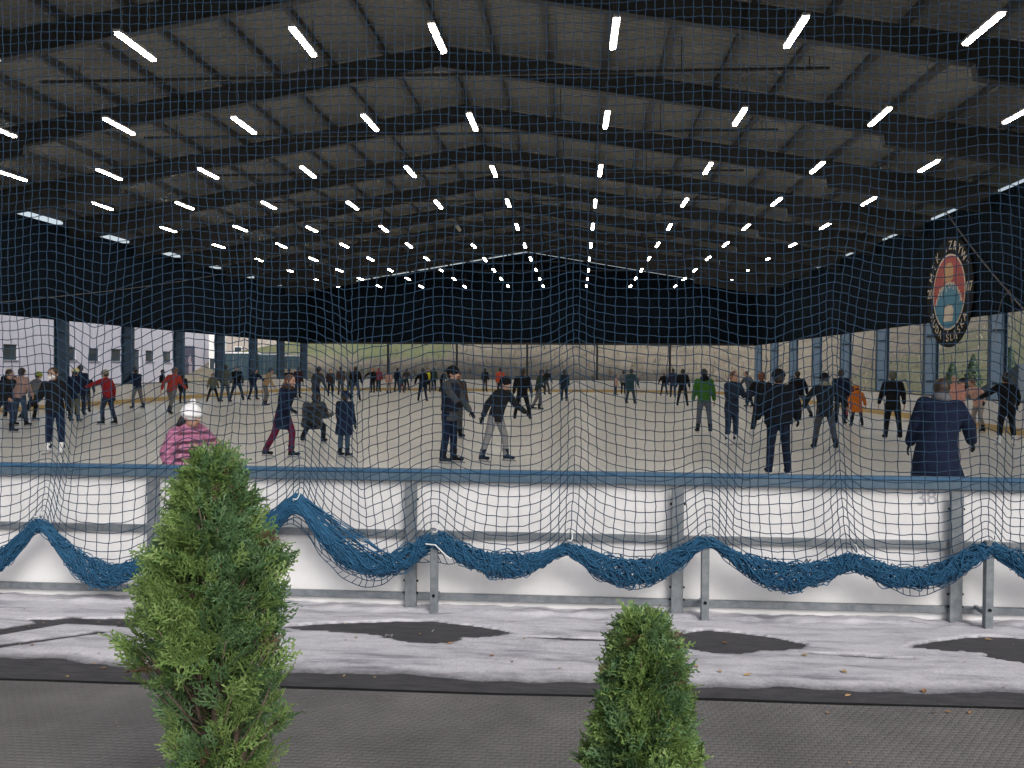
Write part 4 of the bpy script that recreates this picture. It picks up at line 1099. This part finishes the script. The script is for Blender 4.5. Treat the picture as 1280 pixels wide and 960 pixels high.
    ex.ell(head+hf*hr*.86-hd*hr*.56, hx*hr*.26, hf*hr*.05, hd*hr*.06, 8, 5, 2)
    rec = dict(label=label, pos=pos, face=face, body=bt, extra=ex, nf=nfing, skin=skin(skin_c), glove=glove, kids=[], group=group, wr=[J['wrL'].copy(), J['wrR'].copy()], fa=[J['faL'], J['faR']], H=H)
    vx = .017 if fine else .026
    # ---- jacket or coat
    j = MB(); q = puff; e = .006*H
    hem = .045+coat
    dn = (d*.35+up*.65).normalized()
    rg = []
    if coat > .06:
        fl = 1+coat*.9
        rg += [(pel-dn*hem*H, side*.100*H*fl*q, fwd*.078*H*fl*q), (pel-dn*hem*.5*H, side*.104*H*(1+coat*.4)*q, fwd*.078*H*(1+coat*.4)*q)]
    else: rg += [(pel-dn*hem*H, side*.098*H*q, fwd*.072*H*q)]
    rg += [(pel+d*.03*H, side*.096*H*q, fwd*.070*H*q), (pel+d*.11*H, side*(.086 if fem else .094)*H*q, fwd*.068*H*q), (pel+d*.21*H, side*.106*H*q, fwd*.078*H*q), (pel+d*.275*H, side*.110*H*q, fwd*.070*H*q),
           (pel+d*.312*H, side*.080*H*q, fwd*.056*H), (pel+d*.338*H, side*.046*H, fwd*.044*H), (pel+d*.352*H, side*.043*H, fwd*.042*H)]
    j.rings(rg, 16)
    for nm in 'LR':
        sh = J['sh'+nm]-d*.012*H
        j.caps(sh, J['el'+nm], .044*H*q, .037*H*q); j.caps(J['el'+nm], J['wr'+nm]-J['fa'+nm]*.005*H, .037*H*q, .029*H*q)
        j.caps(sh*.7+(pel+d*.28*H)*.3, sh, .040*H*q, .042*H*q)
    jt = remesh_tmp(j, vx, 2); rec['kids'].append(('jacket' if coat < .12 else 'coat', jt, quilted(jac) if quilt else fabric(jac)))
    # ---- trousers
    t = MB(); t.ell(pel-up*.015*H, Vector((1, 0, 0))*.092*H, Vector((0, 1, 0))*.068*H, up*.07*H)
    for nm in 'LR':
        t.caps(J['hip'+nm], J['kn'+nm], .060*H, .043*H); t.caps(J['kn'+nm], J['an'+nm]-(J['an'+nm]-J['kn'+nm])*.05, .043*H, .035*H)
    tt = remesh_tmp(t, vx, 2); rec['kids'].append(('trousers', tt, fabric(trs)))
    # ---- boots and blades
    rec['boots'] = []
    for nm in 'LR':
        an = J['an'+nm]; sd = (an-J['kn'+nm]).normalized()
        pitch_ = 0 if an.z-sole < .06 else -.5
        fd = Vector((.10*(-1 if nm == 'L' else 1), math.cos(pitch_), math.sin(pitch_))).normalized(); fu = (up-fd*up.dot(fd)).normalized(); fs_ = fd.cross(fu)
        s = MB()
        s.rings([(an-sd*.075*H, fs_*.037*H, fd*.042*H), (an-sd*.05*H, fs_*.035*H, fd*.040*H), (an-sd*.01*H, fs_*.030*H, fd*.036*H), (an-fu*.018*H+fd*.012*H, fs_*.031*H, fd*.050*H), (an-fu*.042*H+fd*.035*H, fs_*.032*H, fd*.080*H), (an-fu*.045*H+fd*.035*H, fs_*.030*H, fd*.078*H)], 12)
        s.ell(an-fu*.028*H+fd*.085*H, fs_*.030*H, fd*.036*H, fu*.019*H, 10, 6)
        bl_ = MB()
        if blade:
            c0 = an-fu*.045*H
            mtx = Matrix.Identity(4)
            for i, v in enumerate((fs_, fd, fu)):
                for k in range(3): mtx[k][i] = v[k]
            mtx.translation = c0
            bl_.box(-.004, .004, -.055*H, .135*H, -.048, -.018, 0, mtx)
            bl_.box(-.010, .010, -.040*H, -.015*H, -.020, .004, 0, mtx); bl_.box(-.010, .010, .075*H, .105*H, -.020, .004, 0, mtx)
        rec['boots'].append((s, bl_, boots))
    # ---- hair and headgear
    hh = MB()
    hh.ell(head+hd*hr*.20-hf*hr*.12, hx*hr*.90, hf*hr*1.0, hd*hr*1.04); hh.ell(head-hd*hr*.20-hf*hr*.38, hx*hr*.80, hf*hr*.62, hd*hr*.75)
    if hl: hh.rings([(head-hf*hr*.42, hx*hr*.84, hf*hr*.5), (neck-fwd*.055*H, side*hr*.92, fwd*hr*.42), (neck-d*hl*H-fwd*.080*H, side*hr*.70, fwd*hr*.25)], 12)
    rec['solid'] = [('hair', hh, hairm(hair), True)]
    if hat:
        k = MB(); k.ell(head+hd*hr*.34-hf*hr*.05, hx*hr*1.0, hf*hr*1.10, hd*hr*.98)
        k.rings([(head+hd*hr*.16, hx*hr*1.02, hf*hr*1.13), (head+hd*hr*.20, hx*hr*1.06, hf*hr*1.17), (head+hd*hr*.44, hx*hr*1.05, hf*hr*1.15), (head+hd*hr*.48, hx*hr*1.0, hf*hr*1.10)], 14)
        if pom: k.ell(head+hd*hr*1.5, hx*hr*.32, hf*hr*.32, hd*hr*.32)
        rec['solid'].append(('hat', k, fabric(hat), True))
    if scarf:
        k = MB(); k.rings([(neck-d*.012*H, side*.058*H, fwd*.056*H), (neck+d*.006*H, side*.070*H, fwd*.066*H), (neck+d*.032*H, side*.068*H, fwd*.064*H), (neck+d*.050*H, side*.054*H, fwd*.052*H)], 14)
        rec['solid'].append(('scarf', k, fabric(scarf), True))
    if hood:
        k = MB(); k.ell(neck-fwd*.058*H+d*.005*H, side*.072*H, fwd*.040*H, d*.050*H); k.rings([(neck-d*.01*H, side*.06*H, fwd*.058*H), (neck+d*.02*H, side*.066*H, fwd*.06*H), (neck+d*.035*H, side*.054*H, fwd*.05*H)], 12)
        rec['solid'].append(('hood', k, fabric(hood), True))
    if vest:
        k = MB(); k.rings([(pel+d*.02*H, side*.104*H*q, fwd*.080*H*q), (pel+d*.11*H, side*.103*H*q, fwd*.078*H*q), (pel+d*.21*H, side*.115*H*q, fwd*.087*H*q), (pel+d*.275*H, side*.116*H*q, fwd*.079*H*q), (pel+d*.318*H, side*.078*H*q, fwd*.062*H)], 16)
        rec['solid'].append(('vest', k, fabric(vest), True))
    if bag:
        k = MB(); c = pel+d*.19*H-fwd*.115*H*q
        k.rings([(c-d*.11*H, side*.07*H, fwd*.035*H), (c-d*.09*H, side*.085*H, fwd*.05*H), (c+d*.07*H, side*.080*H, fwd*.045*H), (c+d*.11*H, side*.055*H, fwd*.025*H)], 12)
        rec['solid'].append(('backpack', k, fabric(bag), True))
    if mask:
        k = MB(); k.ell(head+hf*hr*.55-hd*hr*.45, hx*hr*.66, hf*hr*.62, hd*hr*.50)
        rec['solid'].append(('face_mask', k, fabric(WHITE), True))
    jobs.append(rec)

def finish_people():
    dg = bpy.context.evaluated_depsgraph_get(); dg.update()
    made = []
    for rec in jobs:
        def ev(o): return bpy.data.meshes.new_from_object(o.evaluated_get(dg))
        rec['bm'] = ev(rec['body']); rec['km'] = [(n_, ev(o), m) for n_, o, m in rec['kids']]
    for rec in jobs:
        if rec['glove'] is None and random.random() < .75: rec['glove'] = random.choice((BLK, DK, NAVY))
        gm = fabric(rec['glove']) if rec['glove'] else rec['skin']
        src = rec['bm']; ex = rec['extra']
        nv = len(src.vertices); co = np.empty(nv*3); src.vertices.foreach_get('co', co)
        mb = MB(); mb.v = [tuple(v) for v in co.reshape(-1, 3).tolist()]; mb.f = [tuple(p.vertices) for p in src.polygons]; mb.m = [0]*len(mb.f)
        if rec['glove']:
            V = np.array(mb.v); far = np.zeros(len(V), bool)
            for w, fa in zip(rec['wr'], rec['fa']):
                q = V-np.array(w); al = q@np.array(fa); rad = np.linalg.norm(q-al[:, None]*np.array(fa), axis=1); far |= (al > -.01) & (al < .2) & (rad < .075)
            mb.m = [3 if far[f[0]] else 0 for f in mb.f]
        ex.m = [(3 if rec['glove'] and i < rec['nf'] else m) for i, m in enumerate(ex.m)]
        n0 = len(mb.v); mb.v += ex.v; mb.f += [tuple(i+n0 for i in f) for f in ex.f]; mb.m += ex.m
        o = mb.build('person', [rec['skin'], M['eye'], M['lip'], gm], None, True, label=rec['label'], cat='person', group=rec['group'])
        o.location = rec['pos']; o.rotation_euler = (0, 0, R(rec['face']+180))
        for n_, me, m in rec['km']:
            me.materials.clear(); me.materials.append(m); k = bpy.data.objects.new(n_, me); link(k, o)
        for s, b_, c in rec['boots']:
            k = s.build('skate' if b_.v else 'boot', fabric(c), o, True)
            if b_.v: b_.build('blade', M['steel'], k)
        for n_, s, m, sm in rec['solid']: s.build(n_, m, o, sm)
    for rec in jobs:
        for o in [rec['body']]+[k[1] for k in rec['kids']]:
            me = o.data; bpy.data.objects.remove(o); bpy.data.meshes.remove(me)

P = person
# --- left side
P('person in dark coat cut by the left edge, gliding to the right', 2, foot=541, H=1.72, face=80, pose='stride', jac=DK, trs=DJEAN, hair=HB)
P('person in pinkish beige jacket and blue jeans by the left boards', 25, foot=533, H=1.70, face=170, pose='apart', jac=(.30, .20, .18), trs=JEAN, hair=HK)
P('person in grey jacket and yellow-green beanie beside the pinkish beige jacket', 39, foot=527, H=1.62, face=150, pose='stride', jac=GREY, trs=BLK, hat=(.22, .26, .04))
P('person in black jacket and white hat almost hidden behind the pinkish beige jacket', 12, foot=522, H=1.66, face=20, jac=BLK, trs=DK, hat=(.55, .54, .52))
P('woman in black sweater, navy leggings, white skates and white face mask near left', 69, foot=568, H=1.72, face=5, pose='apart', jac=BLK, trs=NAVY, boots=WHITE, mask=True, fem=True, hl=.07, hair=HB, arms=((6, 20, 10), (4, 22, 55)), legs=((2, 4, 4), (1, 5, 6)))
P('person in dark jacket and pale yellow hat behind the woman with the mask', 93, foot=528, H=1.68, face=185, jac=NAVY, trs=KHAKI, hat=(.55, .52, .30), coat=.05)
P('tall person in navy jacket beside the pale yellow hat', 100, foot=520, H=1.78, face=200, pose='stand', jac=NAVY, trs=DJEAN, hair=HB)
P('child in dark jacket close to the left boards', 108, foot=517, H=1.52, face=200, pose='glide', jac=DK, trs=DGREY, hair=HB)
P('person in red jacket and grey hat stretching an arm to the left', 135, foot=531, H=1.66, face=-100, pose='reach', jac=RED, trs=DJEAN, hat=(.26, .24, .20), arms=((70, 20, 8), (-6, 20, 20)), lean=8)
P('person in navy jacket and grey trousers leaning on the left boards', 172, foot=511, H=1.74, face=-120, pose='reach', jac=NAVY, trs=GREY, hair=HK, lean=16, arms=((48, 20, 30), (42, 20, 40)))
P('dark figure standing outside the left boards, head and shoulders showing', 202, depth=66, H=1.80, face=100, jac=BLK, trs=BLK, hair=HK, ground=-.03, blade=False, group='people beyond the boards')
for_r = jobs[-1]; q_ = at(0, BX-BH-1.4, 202, 480); for_r['pos'] = np.array((q_[0], q_[1], -.03))
P('person in bright red jacket and grey trousers skating near the left boards', 214, foot=519, H=1.80, face=175, pose='stride', jac=ORED, trs=GREY, hair=HR)
P('child in black padded coat beside the bright red jacket', 228, foot=505, H=1.40, face=190, jac=BLK, trs=DK, hair=HK, puff=1.2, coat=.05)
P('child in camouflage-green jacket, legs wide, at the left boards', 266, foot=503, H=1.44, face=20, pose='apart', jac=KHAKI, trs=BLK, hair=HK, legs=((4, 18, 8), (2, 20, 6)))
P('tall person in grey-green jacket left of the blue end columns', 281, foot=503, H=1.86, face=170, pose='apart', jac=(.07, .08, .075), trs=(.05, .06, .065), hair=HK)
P('person in black jacket with legs spread wide at the boards', 296, foot=501, H=1.84, face=10, pose='apart', jac=BLK, trs=DJEAN, hair=HK, legs=((4, 17, 5), (2, 19, 4)))
P('person in navy jacket bending over, beside a tan jacket', 316, foot=500, H=1.74, face=60, pose='wobble', jac=NAVY, trs=DJEAN, hair=HB, lean=26)
P('person in tan jacket and grey trousers, back rounded', 331, foot=508, H=1.80, face=110, pose='wobble', jac=(.30, .21, .12), trs=GREY, hair=HK, lean=22, puff=1.08)
P('person in navy coat and maroon trousers with long brown hair near the fence', 352, depth=17.2, H=1.66, face=75, pose='glide', jac=NAVY, trs=MAROON, hair=HR, hl=.12, fem=True, coat=.12, puff=1.12, arms=((-24, 22, 10), (20, 16, 60)), scarf=BROWN)
P('person in black jacket at the boards, left one of a pair', 361, foot=497, H=1.70, face=180, jac=BLK, trs=DK, hair=HK)
P('person in dark plum jacket at the boards, right one of a pair', 372, foot=498, H=1.80, face=170, jac=(.03, .015, .022), trs=DJEAN, hair=HK)
P('person in black padded jacket crouching low on the ice', 391, foot=554, H=1.66, face=180, pose='crouch', jac=BLK, trs=BLK, hair=HK, puff=1.55, lean=36, quilt=True)
P('person in dark grey jacket and navy trousers kicking a leg to the right', 397, foot=514, H=1.84, face=150, pose='kick', jac=(.035, .037, .045), trs=NAVY, hair=HK)
P('person in dark brown jacket in the far left group', 413, foot=496, H=1.66, face=20, jac=(.035, .026, .026), trs=DK, hair=HK)
P('taller person in brown jacket beside the dark brown jacket', 426, foot=494, H=1.82, face=200, jac=(.06, .042, .038), trs=DGREY, hair=HB)
P('child in long navy padded coat skating near the fence', 430, depth=17.4, H=1.28, face=160, jac=NAVY, trs=(.03, .05, .08), hair=HB, coat=.15, puff=1.32, hat=NAVY)
P('person in olive jacket half hidden in the far left group', 437, foot=497, H=1.78, face=160, jac=(.10, .09, .07), trs=DGREY, hair=HG)
P('person in black jacket and blue jeans at the right of the far left group', 444, foot=501, H=1.84, face=185, pose='apart', jac=BLK, trs=JEAN, hair=HB)
P('person in black with reddish hair pointing an arm to the left', 466, foot=491, H=1.72, face=-20, jac=BLK, trs=DK, hair=(.30, .03, .03), arms=((10, 20, 20), (20, 62, 10)))
P('person in red patterned jacket and black trousers far away', 473, foot=490, H=1.74, face=170, jac=(.22, .03, .04), trs=BLK, hair=(.28, .03, .04))
P('child in peach jacket at the far boards', 486, foot=492, H=1.50, face=190, jac=PEACH, trs=BEIGE, hair=HB)
P('person in navy jacket at the far boards beside the peach child', 496, foot=490, H=1.76, face=150, pose='apart', jac=NAVY, trs=DJEAN, hair=HK)
P('child in dark red trousers crouching at the far boards', 502, foot=491, H=1.25, face=60, pose='wobble', jac=TEAL, trs=MAROON, hair=HK, lean=28)
P('person in charcoal jacket with one leg swung right at the far boards', 509, foot=489, H=1.76, face=160, pose='kick', jac=DGREY, trs=DK, hair=HK)
P('person in black with legs apart in the far middle', 528, foot=502, H=1.76, face=175, pose='apart', jac=BLK, trs=NAVY, hair=HB, arms=((4, 34, 14), (6, 14, 20)))
P('person in yellow safety vest at the far boards', 535, foot=491, H=1.74, face=10, jac=BLK, trs=DK, hair=HK, vest=YEL)
P('person in dark green jacket right of the yellow vest', 542, foot=489, H=1.78, face=180, jac=DGREEN, trs=DK, hair=HK)
P('person in black jacket bending forward right of the yellow vest', 551, foot=490, H=1.72, face=90, pose='wobble', jac=BLK, trs=DK, hair=HK, lean=32)
P('tall person in dark vest and grey sleeves stretching an arm to the right', 561, foot=579, H=1.80, face=70, pose='stand', jac=(.055, .06, .065), trs=NAVY, hair=HK, vest=(.012, .016, .03), coat=.04, arms=((20, 12, 20), (52, 40, 6)), glove=BLK, legs=((4, 3, 6), (-2, 3, 6)), hat=BLK)
P('person with reddish-brown hair directly behind the grey sleeves', 570, foot=548, H=1.72, face=160, jac=BROWN, trs=DGREY, hair=HR)
P('person in black and grey at the far boards, alone', 606, foot=490, H=1.76, face=170, jac=DK, trs=(.05, .03, .03), hair=HK)
P('person in bright orange-red jacket far behind the grey trousers', 625, foot=496, H=1.80, face=180, jac=(.42, .07, .035), trs=BLK, hair=HK, puff=1.1)
P('person in dark jacket and pale grey trousers leaning forward near the fence', 620, foot=577, H=1.66, face=60, pose='stride', jac=DK, trs=LGREY, hair=HK, hat=BLK, boots=NAVY, lean=20, arms=((46, 20, 26), (-18, 18, 18)), legs=((16, 10, 16), (-8, 14, 6)))
P('person in black jacket and trousers with legs apart in the middle', 653, foot=525, H=1.80, face=178, pose='apart', jac=BLK, trs=BLK, hair=HB, legs=((8, 13, 10), (-4, 15, 8)))
P('person in dark green jacket and grey trousers on one leg', 672, foot=513, H=1.78, face=110, pose='glide', jac=DGREEN, trs=GREY, hair=HB)
P('person in black and grey at the far boards, one arm out', 684, foot=494, H=1.78, face=150, pose='kick', jac=DK, trs=DGREY, hair=HK)
P('person in dark navy coat alone in the middle distance', 705, foot=502, H=1.72, face=175, jac=(.012, .022, .035), trs=NAVY, hair=HB, coat=.10)
# --- right side
P('child in pale pink top and black trousers at the far boards', 769, foot=494, H=1.36, face=60, jac=(.45, .28, .22), trs=BLK, hair=HB)
P('person in grey jacket and black trousers at the far boards', 779, foot=493, H=1.66, face=170, jac=(.14, .145, .15), trs=BLK, hair=HB)
P('person in teal jacket with a dark coat tied at the waist', 788, foot=505, H=1.80, face=150, pose='apart', jac=(.02, .05, .065), trs=(.03, .05, .065), hair=HK, coat=.12, arms=((6, 16, 20), (-10, 34, 20)))
P('fair-haired child in black at the far boards', 830, foot=495, H=1.58, face=180, pose='apart', jac=BLK, trs=DK, hair=HBL, arms=((4, 30, 10), (4, 16, 12)))
P('person in navy jacket and jeans beside the fair-haired child', 841, foot=497, H=1.84, face=175, jac=(.020, .024, .05), trs=DJEAN, hair=HK)
P('person in black coat standing right of the navy jacket', 853, foot=508, H=1.82, face=170, pose='apart', jac=BLK, trs=DK, hair=HB, coat=.06)
P('person in green jacket with black sleeves and grey trousers, seen from behind', 880, foot=541, H=1.80, face=182, pose='apart', jac=GREEN, trs=(.085, .095, .115), hair=HK, hood=BLK, arms=((4, 14, 14), (4, 14, 14)), bag=None, legs=((4, 6, 5), (2, 7, 4)))
P('person in navy sweater with auburn hair and white skates, bent arms', 914, foot=556, H=1.74, face=30, pose='glide', jac=(.018, .026, .045), trs=DJEAN, hair=HR, boots=WHITE, arms=((30, 12, 70), (24, 14, 60)), fem=True, legs=((6, 2, 8), (2, 2, 4)), lean=6, coat=.05)
P('person in grey-blue jacket leaning behind the dark group', 937, foot=509, H=1.76, face=-60, pose='wobble', jac=(.06, .07, .085), trs=DK, hair=HB)
P('person in black jacket with white skates left of the largest dark figure', 951, foot=549, H=1.74, face=170, pose='apart', jac=BLK, trs=DK, hair=HR, boots=WHITE, arms=((6, 24, 20), (6, 20, 30)))
P('broad person all in black at the fence, back turned, elbows out', 974, depth=15.6, H=1.78, face=178, pose='pockets', jac=(.005, .007, .011), trs=(.006, .010, .022), hair=HK, puff=1.42, boots=NAVY, legs=((2, 4, 4), (1, 5, 4)), hat=BLK)
P('person in black jacket and grey jeans behind the broad dark figure', 1003, foot=524, H=1.80, face=190, pose='kick', jac=BLK, trs=(.07, .08, .10), hair=HK)
P('person in long black jacket, black beanie and pale scarf, arms held out', 1031, foot=562, H=1.72, face=175, pose='apart', jac=(.012, .016, .02), trs=(.055, .055, .065), hat=BLK, scarf=(.20, .19, .15), arms=((-6, 38, 30), (10, 46, 20)), puff=1.12, coat=.05, legs=((6, 10, 6), (-2, 12, 4)))
P('person in dark navy jacket just behind the pale scarf', 1050, foot=531, H=1.80, face=150, jac=NAVY, trs=DK, hair=HB)
P('child in pink trousers holding on beside the orange coat', 1062, foot=526, H=1.45, face=170, jac=(.08, .05, .06), trs=(.26, .06, .10), hair=HBL)
P('child in long orange hooded coat and black trousers', 1071, foot=534, H=1.30, face=180, pose='apart', jac=ORANGE, trs=BLK, hat=ORANGE, hood=ORANGE, coat=.13, puff=1.25, arms=((6, 22, 14), (6, 26, 14)))
P('person in black coat with grey-green hair standing with legs apart', 1116, foot=549, H=1.78, face=172, pose='apart', jac=BLK, trs=BLK, hair=(.08, .085, .06), coat=.06, puff=1.08, legs=((3, 6, 5), (4, 8, 6)))
P('person in large navy coat and grey scarf close to the fence, back turned', 1183, depth=11.2, H=1.70, face=165, pose='glide', roll=6, legs=((6, 6, 10), (-4, 22, 8)), jac=(.006, .010, .026), trs=(.006, .010, .022), hair=HB, scarf=(.10, .10, .11), coat=.20, puff=1.42, arms=((6, 14, 24), (24, 34, 30)))
P('grey-haired person in salmon pink jacket behind the large navy coat', 1193, foot=541, H=1.66, face=-30, jac=(.50, .25, .20), trs=GREY, hair=HG, puff=1.1)
P('person in peach jacket leaning forward right of the salmon pink jacket', 1223, foot=540, H=1.62, face=-70, pose='wobble', jac=(.44, .27, .22), trs=(.25, .22, .20), hair=HR, lean=24, puff=1.12)
P('person in dark hat outside the right boards between conifers', 1206, depth=40, H=1.76, face=-80, jac=DK, trs=DK, hat=BLK, ground=-.03, blade=False, group='people beyond the boards')
q_ = at(0, BX+BH+1.2, 1206, 480); jobs[-1]['pos'] = np.array((q_[0], q_[1], -.03))
P('person in black with white skates and one elbow out at the right edge', 1258, foot=557, H=1.74, face=175, pose='apart', jac=BLK, trs=BLK, hair=HK, boots=WHITE, arms=((20, 48, 50), (10, 20, 40)), legs=((4, 5, 5), (2, 7, 5)))
# --- nearest, left: child in pink
P('child in shiny pink padded jacket and white bobble hat at the fence', 222, depth=8.9, H=1.42, face=70, pose='wobble', jac=PINK, trs=DK, hair=HK, hl=.12, hat=(.66, .66, .68), puff=1.35, lean=22, pom=True, quilt=True)
finish_people()
